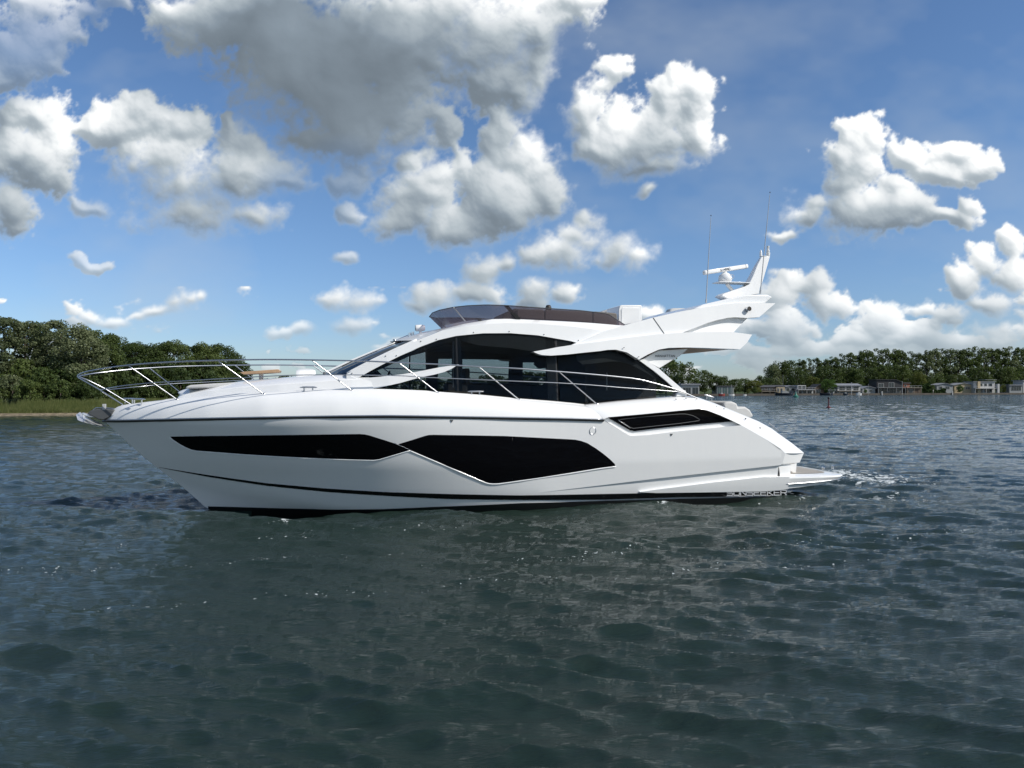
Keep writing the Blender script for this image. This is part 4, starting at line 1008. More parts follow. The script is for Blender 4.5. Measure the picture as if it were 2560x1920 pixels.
    def ell(cs, ct, rs, rt):
        return b.m('SUBTRACT', 1., b.m('ADD', b.m('POWER', b.m('ABSOLUTE', b.m('DIVIDE', b.m('SUBTRACT', s_, cs), rs)), 2.), b.m('POWER', b.m('ABSOLUTE', b.m('DIVIDE', b.m('SUBTRACT', t_, ct), rt)), 2.)), clamp=True)
    stern = b.m('MAXIMUM', ell(21.0, 1.5, 4.2, 4.2), b.m('MULTIPLY', ell(18.6, -2.6, 3.0, 1.8), .9))
    side_ = b.m('MULTIPLY', ell(13.5, -2.5, 5.0, .8), .85)
    bow = b.m('MULTIPLY', ell(4.2, -2.65, 1.3, .28), 1.05)
    zone = b.m('MAXIMUM', b.m('MAXIMUM', stern, side_), bow)
    th = b.m('SUBTRACT', .80, b.m('MULTIPLY', zone, .31))
    foam1 = b.ss(b.m('ADD', b.m('MULTIPLY', fn, .75), b.m('MULTIPLY', fn2, .25)), th, b.m('ADD', th, .05))
    def streak(t0, w_, s0_, s1_):
        dd = b.m('ABSOLUTE', b.m('SUBTRACT', b.m('ADD', t_, b.m('MULTIPLY', b.m('SUBTRACT', b.noise(pos, .5, 3, .5), .5), 1.6)), t0))
        return b.m('MULTIPLY', b.ss(dd, 0, w_, 1., 0.), b.m('MULTIPLY', b.ss(s_, s0_-1.5, s0_+1.5), b.ss(s_, s1_-2, s1_+2, 1., 0.)))
    stz = b.m('MAXIMUM', b.m('MAXIMUM', streak(-3.9, .55, .5, 9), streak(-5.9, .5, -1, 7)), b.m('MAXIMUM', streak(-6.9, .5, 6, 22), streak(-8.2, .4, 1, 14)))
    thf = b.m('SUBTRACT', .84, b.m('MULTIPLY', stz, .17))
    foam2 = b.ss(fl_, thf, b.m('ADD', thf, .03))
    foam = b.m('MAXIMUM', foam1, foam2)
    col = b.mix(foam, b.mix(b.ss(n0, .35, .65), (.014, .028, .023), (.021, .035, .028)), (.62, .66, .66))
    b.link(col, p.inputs['Base Color'])
    b.link(b.mix(foam, b.ss(dist, 15, 500, .03, .14), .7), p.inputs['Roughness'])
    me.materials.append(m)
water()

# ------------------------------------------------------------------ shores
def sheet(name, pts_front, pts_back, z_front, z_mid, z_back, material, kind='structure'):
    mb = MB(); f = [Vector((x, y, z_front)) for x, y in pts_front]; r = [Vector((x, y, z_back)) for x, y in pts_back]
    rows = []
    for u, z in ((0, z_front), (.02, z_mid*.5), (.06, z_mid), (.3, z_mid*1.1), (1, z_back)):
        rows.append([tuple(a.lerp(c, u).xy)+(z,) for a, c in zip(f, r)])
    mb.grid(rows); o = mb.build(name, material, smooth=60, merge=False); tag(o, kind=kind); return o
def grassmat(name, c1, c2, sc):
    def f(b, p):
        tc = b.n('ShaderNodeNewGeometry'); n = b.noise(tc.outputs['Position'], sc, 6, .65)
        b.link(b.mix(b.ss(n, .3, .7), c1, c2), p.inputs['Base Color'])
        bp = b.n('ShaderNodeBump'); bp.inputs['Distance'].default_value = .3; b.link(n, bp.inputs['Height']); b.link(bp.outputs[0], p.inputs['Normal'])
    return mat(name, c1, .9, spec=.1, build=f)
M['meadow'] = grassmat('meadow_ground', (.05, .065, .022), (.12, .11, .045), .8)
M['sand'] = grassmat('sandy_margin', (.16, .13, .09), (.30, .25, .17), 2.)
def X(px, Y): return (px-1280)/F*Y
Z_ = lambda py, Y: HC+(H0-py)/F*Y
lb = [(-160, 71), (-100, 74), (X(0, 76), 76), (X(150, 77.5), 77.5), (X(300, 79), 79), (X(450, 84), 84), (X(580, 93), 93), (X(640, 102), 102), (X(640, 125), 125)]
lbb = [(-400, 420), (-300, 420), (-290, 420), (-260, 420), (-230, 420), (-200, 420), (-180, 420), (-160, 410), (-150, 400)]
sheet('left_bank', lb, lbb, -.15, .35, 1.2, M['meadow'])
mb = MB(); mb.grid([[(x, y-.5, -.05) for x, y in lb], [(x, y+.3, .16) for x, y in lb], [(x, y+1.4, .2) for x, y in lb]]); tag(mb.build('sandy_shore', M['sand'], merge=False), kind='structure')
def Ysh(px): return lerp(px, (560, 1100, 1700, 2100, 2560, 3200), (560, 480, 300, 345, 390, 440))
rpx = [300, 700, 1100, 1400, 1600, 1700, 1800, 1900, 2000, 2100, 2200, 2300, 2400, 2560, 2800, 3200]
rb = [(X(p, Ysh(p)), Ysh(p)) for p in rpx]; rbb = [(X(p, Ysh(p))*3, 1500) for p in rpx]
sheet('right_bank', rb, rbb, -.3, .8, 4, grassmat('lawn_ground', (.04, .06, .02), (.07, .09, .03), .2))
# quay edge of the far shore: low dark retaining wall
mb = MB()
q_ = [(X(p, Ysh(p)-1), Ysh(p)-1) for p in range(1690, 2700, 20)]
mb.grid([[(x, y, -.2) for x, y in q_], [(x, y, .75) for x, y in q_], [(x, y+1.2, .76) for x, y in q_]])
o = mb.build('shore_wall', mat('dark_timber', (.05, .045, .04), .8, build=vary((.06, .05, .04), .5, .3)), merge=False)
tag(o, 'low dark timber edging wall running along the far shore', 'retaining wall')

# ------------------------------------------------------------------ trees
def leafmat(name, c, c2, tr=.35):
    m = bpy.data.materials.new(name); m.use_nodes = True; b = NB(m.node_tree); nt_ = m.node_tree; nt_.nodes.clear()
    oi = b.n('ShaderNodeObjectInfo'); geo = b.n('ShaderNodeNewGeometry')
    n = b.noise(geo.outputs['Position'], .35, 3, .6); rnd = geo.outputs['Random Per Island']
    f = b.m('ADD', b.m('MULTIPLY', n, .5), b.m('ADD', b.m('MULTIPLY', rnd, .35), b.m('MULTIPLY', oi.outputs['Random'], .3)))
    col = b.mix(b.ss(f, .25, .9), c, c2)
    d = b.n('ShaderNodeBsdfPrincipled'); b.link(col, d.inputs['Base Color']); d.inputs['Roughness'].default_value = .55; d.inputs['Specular IOR Level'].default_value = .25
    t = b.n('ShaderNodeBsdfTranslucent'); b.link(b.mix(.5, col, (.10, .14, .02)), t.inputs[0])
    mx = b.n('ShaderNodeMixShader'); mx.inputs[0].default_value = tr; b.link(d.outputs[0], mx.inputs[1]); b.link(t.outputs[0], mx.inputs[2])
    o = b.n('ShaderNodeOutputMaterial'); b.link(mx.outputs[0], o.inputs[0]); return m
LM = {'dark': leafmat('dark_leaf', (.030, .052, .016), (.082, .116, .034)), 'mid': leafmat('green_leaf', (.044, .074, .021), (.118, .155, .045)),
      'silver': leafmat('silver_leaf', (.075, .10, .045), (.20, .23, .12)), 'yellow': leafmat('yellow_leaf', (.08, .10, .02), (.17, .18, .04)),
      'bright': leafmat('bright_leaf', (.05, .10, .02), (.10, .18, .04))}
BARK = mat('bark', (.06, .05, .04), .9, build=vary((.07, .055, .045), .4, 3))
def tree_mesh(seed, h, rx, crown0, n, leaf, clumps=40, shape='round'):
    rg = np.random.default_rng(seed)
    # clump centres inside an envelope
    cs = []
    ch = h-crown0
    while len(cs) < clumps:
        v = rg.uniform(0, 1); 
        if shape == 'round': env = math.sqrt(max(0, 1-(2*v-.9)**2/1.25))
        elif shape == 'poplar': env = .55+.5*math.sin(min(1, v*1.15)*math.pi*.92)*.7 if v < .93 else .35
        else: env = (1-v)**.6*.9+.15
        a = rg.uniform(0, 6.283); r = math.sqrt(rg.uniform(.05, 1))*env*rx*.86
        if v > .97: continue
        cs.append((r*math.cos(a), r*math.sin(a), crown0+ch*v, rx*rg.uniform(.16, .30)))
    cs = np.array(cs); wts = cs[:, 3]**2; ci = rg.choice(len(cs), n, p=wts/wts.sum())
    dv = rg.normal(size=(n, 3)); dv /= np.linalg.norm(dv, axis=1)[:, None]
    rad = cs[ci, 3]*rg.uniform(.55, 1.05, n)**.6
    pos = cs[ci, :3]+dv*rad[:, None]*np.array([1, 1, .8])
    pos[:, 2] = np.maximum(pos[:, 2], crown0*.6+.05)
    # leaf quads, tilted loosely along the clump surface
    nr = dv+rg.normal(size=(n, 3))*.55; nr /= np.linalg.norm(nr, axis=1)[:, None]
    tg = np.cross(nr, rg.normal(size=(n, 3))); tg /= np.linalg.norm(tg, axis=1)[:, None]; bt = np.cross(nr, tg)
    sz_ = leaf*rg.uniform(.5, 1.15, n)[:, None]
    asp = rg.uniform(.45, .8, n)[:, None]
    v0 = pos-tg*sz_*.5; v1 = pos+bt*sz_*.5*asp+nr*sz_*.08; v2 = pos+tg*sz_*.5; v3 = pos-bt*sz_*.5*asp+nr*sz_*.08
    co = np.stack([v0, v1, v2, v3], 1).reshape(-1, 3)
    me = bpy.data.meshes.new('crown'); me.vertices.add(len(co)); me.vertices.foreach_set('co', co.astype('f').ravel())
    me.loops.add(n*4); me.loops.foreach_set('vertex_index', np.arange(n*4, dtype='i')); me.polygons.add(n); me.polygons.foreach_set('loop_start', (np.arange(n)*4).astype('i')); me.update()
    tk = MB(); r0 = h*.020+.05
    lean = rg.normal(size=2)*.03*h
    tk.tube([(0, 0, -.3), (lean[0]*.3, lean[1]*.3, h*.35), (lean[0], lean[1], h*.85)], [r0, r0*.7, r0*.15], 7)
    for k in range(min(9, len(cs))):
        c = cs[rg.integers(len(cs))]; z0 = max(h*.15, min(c[2]-rx*.3, h*.6))
        tk.tube([(lean[0]*z0/h, lean[1]*z0/h, z0), (c[0]*.5, c[1]*.5, (z0+c[2])*.5+.1), (c[0], c[1], c[2])], [r0*.4, r0*.25, r0*.06], 5)
    tm = bpy.data.meshes.new('trunk'); tm.from_pydata(tk.v, [], tk.f); tm.polygons.foreach_set('use_smooth', [True]*len(tm.polygons)); tm.materials.append(BARK)
    return me, tm
def place_tree(name, ms, mtl, x, y, z, sc, rz, label, cat, group, sxy=None):
    cm, tm = ms
    cm2 = cm
    if len(cm.materials) and cm.materials[0] != LM[mtl]:
        cm2 = cm.copy(); cm2.materials.clear()
    if not len(cm2.materials): cm2.materials.append(LM[mtl])
    e = empty(name, (x, y, z), rz); s2 = sxy or sc; e.scale = (s2, s2, sc)
    tag(e, label, cat, group)
    c = bpy.data.objects.new('crown', cm2); c.parent = e; COL.objects.link(c)
    t = bpy.data.objects.new('trunk', tm); t.parent = e; COL.objects.link(t)
    return e
# left bank wood: (column, top row, distance, width factor, kind)
protoN = [tree_mesh(100+i, 10, 3.3, 1.4, 15000, .26, 90, 'round') for i in range(4)]+[tree_mesh(120+i, 11, 2.5, 0.8, 15000, .25, 110, 'poplar') for i in range(3)]
bushN = [tree_mesh(140+i, 3.2, 2.2, .1, 5000, .25, 45, 'round') for i in range(3)]
LEFT = [(-60,800,88,5,'silver'),(18,793,86,5,'silver'),(62,797,87,4,'silver'),(100,803,94,6,'mid'),(136,800,88,5,'silver'),(168,846,92,1,'dark'),(200,814,86,0,'silver'),(232,820,90,4,'mid'),
        (262,838,89,1,'mid'),(300,848,94,2,'dark'),(335,856,92,3,'mid'),(372,862,96,0,'dark'),(408,858,94,1,'dark'),(442,855,95,2,'mid'),(478,862,98,3,'dark'),(515,859,98,0,'mid'),(548,864,100,1,'dark'),(575,880,102,2,'dark'),(592,905,104,3,'dark')]
tl = {'silver': 'silvery green tree with pale leaves', 'mid': 'mid green leafy tree', 'dark': 'dark green rounded tree'}
ordw = ['at the far left edge of the wood', 'second from the left frame edge', 'third from the left frame edge', 'set back behind two pale trees', 'with the tall pale crown left of the notch', 'low in the notch of the wood', 'tallest right of the notch', 'just right of the tall silvery crown',
        'above the tip of the bow rail', 'behind the first bow rail stanchion', 'on the slope where the canopy drops', 'behind the bow cleats', 'first of the level canopy', 'over the second rail bay', 'in the middle of the level canopy', 'above the foredeck pad', 'where the canopy turns down', 'on the rounded end of the wood', 'last and lowest at the end of the wood']
for i, (px, py, Y, pi_, kd) in enumerate(LEFT):
    h = Z_(py, Y)-.5; base = 10 if pi_ < 4 else 11
    sc = h/base*1.0
    place_tree('tree', protoN[pi_], kd, X(px, Y), Y, .5, sc, i*1.3, tl[kd]+' '+ordw[i], 'tree', 'trees of the wood on the left bank', sxy=max(.85, sc*(1.0 if pi_ < 4 else 1.1)))
k = 0
for (px, top, Y, kd) in [(-20,960,82,'mid'),(30,940,83,'silver'),(75,955,81,'mid'),(110,925,84,'mid'),(150,950,82,'mid'),(180,930,85,'mid'),(215,955,83,'dark'),(250,925,86,'dark'),(280,955,87,'dark'),(310,930,88,'dark'),(345,950,89,'dark'),(380,925,90,'dark'),(415,950,91,'dark'),(450,925,92,'dark'),(490,950,94,'dark'),(525,930,96,'dark'),(560,950,97,'dark'),(590,945,99,'dark'),(60,905,86,'mid'),(160,900,87,'mid'),(330,900,91,'dark'),(420,905,93,'dark'),(500,905,96,'dark')]:
    h = Z_(top, Y)-.3
    wrd = ['leftmost low', 'pale round', 'low leafy', 'tall leafy', 'broad', 'upright', 'dark squat', 'dark upright', 'dark low', 'dark full', 'dark small', 'dark tall', 'dark rounded', 'dark bushy', 'dark spreading', 'dark dense', 'dark loose', 'last dark', 'high green', 'high broad', 'high dark', 'high dark round', 'high dark loose'][k]
    whr = ['at the left frame edge', 'near the left frame edge', 'beside the bare twigs', 'under the silvery trees', 'under the notch in the wood', 'under the tall silvery crown', 'left of the anchor', 'above the anchor', 'above the bow roller', 'behind the front bow rail', 'behind the rail front', 'behind the first stanchion', 'behind the first rail bay', 'behind the rail middle', 'behind the coachroof nose', 'behind the foredeck pad', 'left of the foredeck table', 'at the end of the wood', 'below the first silvery trees', 'below the notch', 'behind the bow rail tip', 'above the first stanchion', 'above the second rail bay'][k]
    place_tree('bush', bushN[k % 3], kd, X(px, Y), Y, .3, h/3.2, k*2.1, wrd+' bush '+whr, 'bush', 'bushes under the wood on the left bank', sxy=max(.9, h/3.2*.8)); k += 1
# reeds and rough grass on the left bank
def blades(name, n, area, h, mtl, label_kind='stuff', w=.05):
    rg = np.random.default_rng(5); co = np.zeros((n, 3, 3))
    u = rg.uniform(0, 1, n); d = rg.uniform(0, 1, n)**1.3*7.5+.9
    xs = np.array([p[0] for p in area]); yy = np.array([p[1] for p in area]); q = np.linspace(0, 1, len(area))
    x = np.interp(u, q, xs); y = np.interp(u, q, yy)+d
    hh = h*rg.uniform(.5, 1.2, n)*np.clip(d/2.5, .35, 1.15); z0 = .2; ww = w*rg.uniform(.6, 1.6, n)
    co[:, 0] = np.stack([x-ww, y, np.full(n, z0)], 1); co[:, 1] = np.stack([x+ww, y, np.full(n, z0)], 1)
    co[:, 2] = np.stack([x+rg.normal(size=n)*.18, y+rg.normal(size=n)*.1, z0+hh], 1)
    me = bpy.data.meshes.new(name); me.vertices.add(n*3); me.vertices.foreach_set('co', co.astype('f').ravel())
    me.loops.add(n*3); me.loops.foreach_set('vertex_index', np.arange(n*3, dtype='i')); me.polygons.add(n); me.polygons.foreach_set('loop_start', (np.arange(n)*3).astype('i')); me.update()
    me.materials.append(mtl); o = bpy.data.objects.new(name, me); COL.objects.link(o); tag(o, 'tall pale green reed grass along the left shore', 'grass', kind='stuff'); return o
blades('reed_grass', 52000, lb[1:8], 1.15, leafmat('reed_leaf', (.18, .22, .07), (.42, .42, .18), .5), w=.06)

# far shore trees
protoF = [tree_mesh(200+i, 20, 4.2, 3.2, 4200, .72, 90, 'poplar') for i in range(4)]+[tree_mesh(220+i, 12, 6., 1.6, 4200, .72, 80, 'round') for i in range(4)]
FAR = [(1665,882,1,'mid',330,'round'),(1720,908,0,'mid',315,'round'),(1695,938,2,'dark',320,'round'),(1762,926,3,'mid',322,'round'),(1790,938,1,'dark',322,'round'),(1813,941,0,'dark',326,'round'),(1838,948,2,'mid',330,'round'),(1862,946,3,'mid',334,'round'),(1886,950,1,'yellow',330,'round'),
 (1904,940,0,'dark',350,'round'),(1918,945,3,'dark',352,'round'),(1932,914,2,'silver',372,'round'),(1950,905,1,'dark',378,'round'),(1972,903,3,'dark',380,'round'),(1990,925,0,'dark',360,'round'),
 (2003,897,0,'dark',400,'poplar'),(2022,895,1,'silver',405,'poplar'),(2042,893,2,'dark',405,'poplar'),(2062,896,3,'dark',410,'poplar'),(2083,890,0,'mid',410,'poplar'),(2103,884,1,'dark',410,'poplar'),(2125,880,2,'mid',412,'poplar'),(2146,876,3,'mid',415,'poplar'),(2168,873,0,'dark',415,'poplar'),(2190,871,1,'mid',418,'poplar'),(2212,870,2,'mid',418,'poplar'),(2233,871,3,'mid',420,'poplar'),(2254,875,0,'dark',420,'poplar'),(2275,878,1,'dark',422,'poplar'),(2294,881,2,'dark',424,'poplar'),
 (2316,874,3,'silver',426,'poplar'),(2338,870,0,'silver',428,'poplar'),(2356,871,1,'dark',430,'poplar'),(2376,870,2,'silver',432,'poplar'),(2396,873,3,'dark',434,'poplar'),(2416,869,0,'mid',436,'poplar'),(2437,866,1,'mid',438,'poplar'),(2458,868,2,'mid',440,'poplar'),(2480,869,3,'dark',442,'poplar'),(2503,868,0,'dark',444,'poplar'),(2524,866,1,'silver',446,'poplar'),(2546,867,2,'dark',448,'poplar'),(2568,868,3,'dark',450,'poplar'),(2600,866,1,'dark',455,'poplar'),
 (2012,930,1,'dark',375,'round'),(2032,942,2,'yellow',366,'round'),(2060,915,3,'dark',392,'round'),(2070,948,0,'bright',352,'round'),(2092,925,0,'dark',390,'round'),(2118,918,1,'mid',392,'round'),(2143,924,2,'mid',388,'round'),(2172,920,3,'dark',395,'round'),(2200,916,0,'mid',396,'round'),(2228,912,1,'mid',396,'round'),(2258,916,2,'mid',396,'round'),(2296,930,3,'yellow',388,'round'),(2322,938,0,'dark',392,'round'),(2346,934,1,'mid',400,'round'),(2374,938,2,'dark',402,'round'),(2408,938,3,'mid',402,'round'),(2446,918,0,'dark',412,'round'),(2470,935,1,'mid',410,'round'),(2498,922,2,'dark',416,'round'),(2524,918,3,'mid',416,'round'),(2552,920,0,'dark',420,'round'),
 (2400,962,1,'bright',388,'bush'),(2500,968,2,'mid',392,'bush'),(2508,962,3,'yellow',394,'bush'),(1778,980,0,'silver',312,'bush'),(1870,972,1,'yellow',318,'bush'),(1888,966,2,'mid',322,'bush'),(1968,975,3,'mid',330,'bush'),(2163,972,0,'bright',355,'bush'),(2330,962,2,'mid',375,'bush')]
for i, (px, py, pi_, kd, Y, sh) in enumerate(FAR):
    zb = .9+max(0, (Y-Ysh(px)))*.01
    h = Z_(py, Y)-zb
    if sh == 'poplar': ms = protoF[pi_]; sc = h/20; sx = sc*1.02
    else: ms = protoF[4+pi_]; sc = h/12; sx = sc if sh == 'round' else sc*.9
    if sh == 'round': sx = max(sc*.85, .7)
    word = {'poplar': 'tall narrow poplar', 'round': 'rounded broadleaf tree', 'bush': 'low garden shrub'}[sh]
    colw = {'dark': 'dark green', 'mid': 'mid green', 'silver': 'grey green', 'yellow': 'yellowish green', 'bright': 'bright green'}[kd]
    frac = (px-1640)/920
    pos = '%d%% of the way from stern to right frame edge' % round(frac*100)
    place_tree('poplar_tree' if sh == 'poplar' else ('shrub' if sh == 'bush' else 'broadleaf_tree'), ms, kd, X(px, Y), Y, zb-.2, sc, i*1.7, colw+' '+word+' '+pos, 'tree' if sh != 'bush' else 'shrub', 'poplars behind the far houses' if sh == 'poplar' else ('garden shrubs on the far shore' if sh == 'bush' else 'broadleaf trees on the far shore'), sxy=sx)
# distant tree mass behind the yacht, seen only through the saloon and under the rails
rg = np.random.default_rng(3)
mass = MB()
me_, _t = tree_mesh(300, 9, 6, .5, 900, 1.5, 30, 'round')
vv = np.zeros(len(me_.vertices)*3, 'f'); me_.vertices.foreach_get('co', vv); vv = vv.reshape(-1, 3)
allv = []
for i, px in enumerate(range(560, 1660, 22)):
    Y = Ysh(px)+25; a = rg.uniform(0, 6.28); s_ = rg.uniform(.8, 1.3)
    w2 = vv.copy(); w2[:, 0], w2[:, 1] = vv[:, 0]*math.cos(a)-vv[:, 1]*math.sin(a), vv[:, 0]*math.sin(a)+vv[:, 1]*math.cos(a)
    allv.append(w2*s_+np.array([X(px, Y), Y, .8], 'f'))
allv = np.concatenate(allv); n4 = len(allv)//4
me = bpy.data.meshes.new('distant_wood'); me.vertices.add(len(allv)); me.vertices.foreach_set('co', allv.ravel())
me.loops.add(len(allv)); me.loops.foreach_set('vertex_index', np.arange(len(allv), dtype='i')); me.polygons.add(n4); me.polygons.foreach_set('loop_start', (np.arange(n4)*4).astype('i')); me.update()
me.materials.append(LM['dark']); o = bpy.data.objects.new('distant_wood', me); COL.objects.link(o); tag(o, 'distant line of trees behind the yacht', 'wood', kind='stuff')

# ------------------------------------------------------------------ houses on the far shore
HM = {'white': mat('white_render', (.45, .45, .44), .8, build=vary((.45, .45, .44), .18, .5)), 'black': mat('black_cladding', (.018, .018, .02), .6, build=vary((.02, .02, .022), .4, 1)),
      'brown': mat('brown_timber', (.10, .07, .05), .8, build=vary((.12, .085, .06), .4, 1)), 'beige': mat('beige_render', (.42, .34, .22), .8, build=vary((.42, .34, .22), .15, .6)),
      'grey': mat('grey_boards', (.28, .29, .29), .8, build=vary((.28, .29, .29), .2, .8)), 'roof': mat('dark_roof', (.05, .05, .052), .8, build=vary((.055, .055, .058), .3, .8)),
      'paleroof': mat('pale_roof', (.35, .36, .38), .7, build=vary((.22, .23, .25), .2, .5)), 'brick': mat('red_brick', (.25, .09, .05), .8, build=vary((.27, .1, .06), .3, 1)),
      'green': mat('hedge_leaf', (.05, .08, .025), .9, spec=.1, build=vary((.05, .08, .025), .5, 2.5, 1.)), 'glassd': mat('dark_window_glass', (.03, .04, .045), .06), 'glassg': mat('greenish_window_glass', (.06, .10, .10), .06),
      'deck': mat('timber_deck', (.25, .22, .18), .8)}
def house(px0, px1, Y, wall, roofm, ytop, yeave, ybase, kind, wins, label, depth=8, roof_over=.5, extras=None, gm='glassd'):
    """wins: list of (px0,px1,py0,py1) in the front wall"""
    x0, x1 = X(px0, Y), X(px1, Y); xc = (x0+x1)/2; e = empty('house', (xc, Y, .8)); tag(e, label, 'house')
    zb, ze, zt = -.3, Z_(yeave, Y)-.8, Z_(ytop, Y)-.8; hw = (x1-x0)/2
    MB().box((-hw, 0, zb), (hw, depth, ze)).build('wall', HM[wall], e, smooth=0)
    o_ = roof_over
    if kind == 'flat': MB().box((-hw-o_, -o_, ze+.003), (hw+o_, depth+o_, max(zt, ze+.25))).build('roof', HM[roofm], e, smooth=0)
    elif kind == 'ridge':      # ridge parallel to shore
        MB().prism([(0, 0)], 0, 0) if 0 else None
        m_ = MB(); m_.add([(-hw-o_, -o_-.3, ze-.05), (hw+o_, -o_-.3, ze-.05), (hw+o_, depth/2, zt), (-hw-o_, depth/2, zt), (hw+o_, depth+o_, ze-.05), (-hw-o_, depth+o_, ze-.05),
                    (-hw-o_, -o_-.3, ze+.12), (hw+o_, -o_-.3, ze+.12), (hw+o_, depth/2, zt+.17), (-hw-o_, depth/2, zt+.17), (hw+o_, depth+o_, ze+.12), (-hw-o_, depth+o_, ze+.12)],
                    [(0, 1, 2, 3), (3, 2, 4, 5), (6, 9, 8, 7), (9, 11, 10, 8), (0, 6, 7, 1), (5, 4, 10, 11), (0, 3, 9, 6), (3, 5, 11, 9), (1, 7, 8, 2), (2, 8, 10, 4)]); m_.build('roof', HM[roofm], e, smooth=0)
    elif kind == 'gable':      # gable faces the water
        m_ = MB(); m_.add([(-hw-o_, -o_, ze-.1), (0, -o_, zt), (hw+o_, -o_, ze-.1), (-hw-o_, depth, ze-.1), (0, depth, zt), (hw+o_, depth, ze-.1),
                           (-hw-o_, -o_, ze+.12), (0, -o_, zt+.22), (hw+o_, -o_, ze+.12), (-hw-o_, depth, ze+.12), (0, depth, zt+.22), (hw+o_, depth, ze+.12)],
                          [(0, 1, 4, 3), (1, 2, 5, 4), (6, 9, 10, 7), (7, 10, 11, 8), (0, 6, 7, 1), (1, 7, 8, 2), (3, 4, 10, 9), (4, 5, 11, 10), (0, 3, 9, 6), (2, 8, 11, 5)]); m_.build('roof', HM[roofm], e, smooth=0)
        MB().add([(-hw, .0, ze), (hw, .0, ze), (0, .0, zt-.05)], [(0, 1, 2)]).build('gable_wall', HM[wall], e, smooth=0)
    elif kind == 'mono':
        m_ = MB(); m_.add([(-hw-o_, -o_, zt), (hw*.45, -o_, zt), (hw+o_, -o_, ze), (hw+o_, depth, ze), (hw*.45, depth, zt), (-hw-o_, depth, zt)]+[(-hw-o_, -o_, zt+.2), (hw*.45, -o_, zt+.2), (hw+o_, -o_, ze+.2), (hw+o_, depth, ze+.2), (hw*.45, depth, zt+.2), (-hw-o_, depth, zt+.2)],
                          [(0, 1, 4, 5), (1, 2, 3, 4), (6, 11, 10, 7), (7, 10, 9, 8), (0, 6, 7, 1), (1, 7, 8, 2), (2, 8, 9, 3), (5, 4, 10, 11), (4, 3, 9, 10), (0, 5, 11, 6)]); m_.build('roof', HM[roofm], e, smooth=0)
        MB().add([(-hw, .0, ze), (hw, 0, ze), (hw*.45, 0, zt), (-hw, 0, zt), (-hw, depth, ze), (-hw, depth, zt)], [(0, 1, 2, 3), (0, 3, 5, 4)]).build('upper_wall', HM[wall], e, smooth=0)
    for (a, c, t_, b2) in wins:
        f = MB().box((X(a, Y)-xc-.08, -.10, Z_(b2, Y)-.88), (X(c, Y)-xc+.08, .05, Z_(t_, Y)-.72)).build('window', HM['white' if wall != 'white' else 'grey'], e, smooth=0)
        nn = max(1, round((c-a)/6)); 
        for k_ in range(nn):
            xa = X(a, Y)-xc+(X(c, Y)-X(a, Y))*k_/nn+.06; xb = X(a, Y)-xc+(X(c, Y)-X(a, Y))*(k_+1)/nn-.06
            MB().box((xa, -.13, Z_(b2, Y)-.8), (xb, -.104, Z_(t_, Y)-.8)).build('pane', HM[gm], f, smooth=0)
    if extras: extras(e, xc, Y)
    return e
def ter(px0, px1, py, dep=3., m_='deck', rail_=True):
    def f(e, xc, Y):
        z = Z_(py, Y)-.8; a, c = X(px0, Y)-xc, X(px1, Y)-xc
        d_ = MB().box((a, -dep, z-.2), (c, -.002, z)).build('balcony', HM[m_], e, smooth=0)
        if rail_:
            r_ = MB(); r_.box((a, -dep, z+.9), (c, -dep+.06, z+1.0)); n_ = max(2, int((c-a)/1.5))
            for k_ in range(n_+1): xx = a+(c-a-.06)*k_/n_; r_.box((xx, -dep+.002, z), (xx+.06, -dep+.058, z+.9))
            r_.build('railing', HM['white'], d_, smooth=0)
        n_ = max(2, int((c-a)/4))
        pp = MB()
        for k_ in range(n_+1): xx = a+(c-a-.15)*k_/n_; pp.box((xx, -dep+.1, -.3), (xx+.15, -dep+.25, z-.2))
        pp.build('posts', HM[m_], d_, smooth=0)
    return f
house(1705, 1748, 305, 'white', 'paleroof', 959, 963, 990, 'flat', [(1708,1727,969,985),(1731,1746,969,985)], 'white boxy house with tall windows beside the yacht stern', depth=9)
house(1792, 1834, 318, 'grey', 'roof', 964, 966, 990, 'flat', [(1794,1804,968,985),(1806,1818,968,985),(1820,1832,968,985)], 'greenish glass fronted house between trees behind the small sailboat', gm='glassg')
house(1901, 1962, 335, 'brown', 'roof', 963.5, 968, 985, 'ridge', [(1904,1912,970,975),(1918,1930,970,976),(1943,1949,970,979),(1953,1958,970,979)], 'low brown bungalow with a beige end wall and shallow dark roof', extras=ter(1899, 1940, 978))
e_b = house(1941, 1962, 334, 'beige', 'roof', 966, 967, 985, 'flat', [(1944,1948,971,979),(1952,1956,971,979)], 'beige rendered wing with two narrow windows beside the brown bungalow', depth=.8, roof_over=.1)
house(1962, 1992, 345, 'grey', 'paleroof', 964.5, 968, 985, 'gable', [(1966,1974,970,976),(1978,1986,970,976)], 'small grey house with pale shallow gable left of the white glazed villa')
def villa(e, xc, Y):
    ter(1990, 2034, 974, 2.6, 'white')(e, xc, Y)
    MB().box((X(1996, Y)-xc, 1, Z_(974, Y)-.8), (X(2017, Y)-xc, 7, Z_(963, Y)-.8)).build('upper_storey', HM['white'], e, smooth=0)
    for a, c in ((1998, 2006), (2008, 2016)): MB().box((X(a, Y)-xc, .95, Z_(971.5, Y)-.8), (X(c, Y)-xc, 1.02, Z_(965, Y)-.8)).build('window', HM['glassd'], e, smooth=0)
house(1992, 2033, 342, 'white', 'paleroof', 972.5, 973.5, 985, 'flat', [(1994,2004,976,985),(2008,2029,976,985)], 'white two storey villa with glazed upper room and balcony', extras=villa)
house(2036, 2062, 352, 'brown', 'roof', 961, 971, 985, 'gable', [(2041,2050,974,982)], 'house with steep dark gable roof right of the white villa')
house(2072, 2086, 350, 'white', 'paleroof', 974, 976, 985, 'flat', [(2075,2083,978,983)], 'tiny white shed beside the bright green round tree')
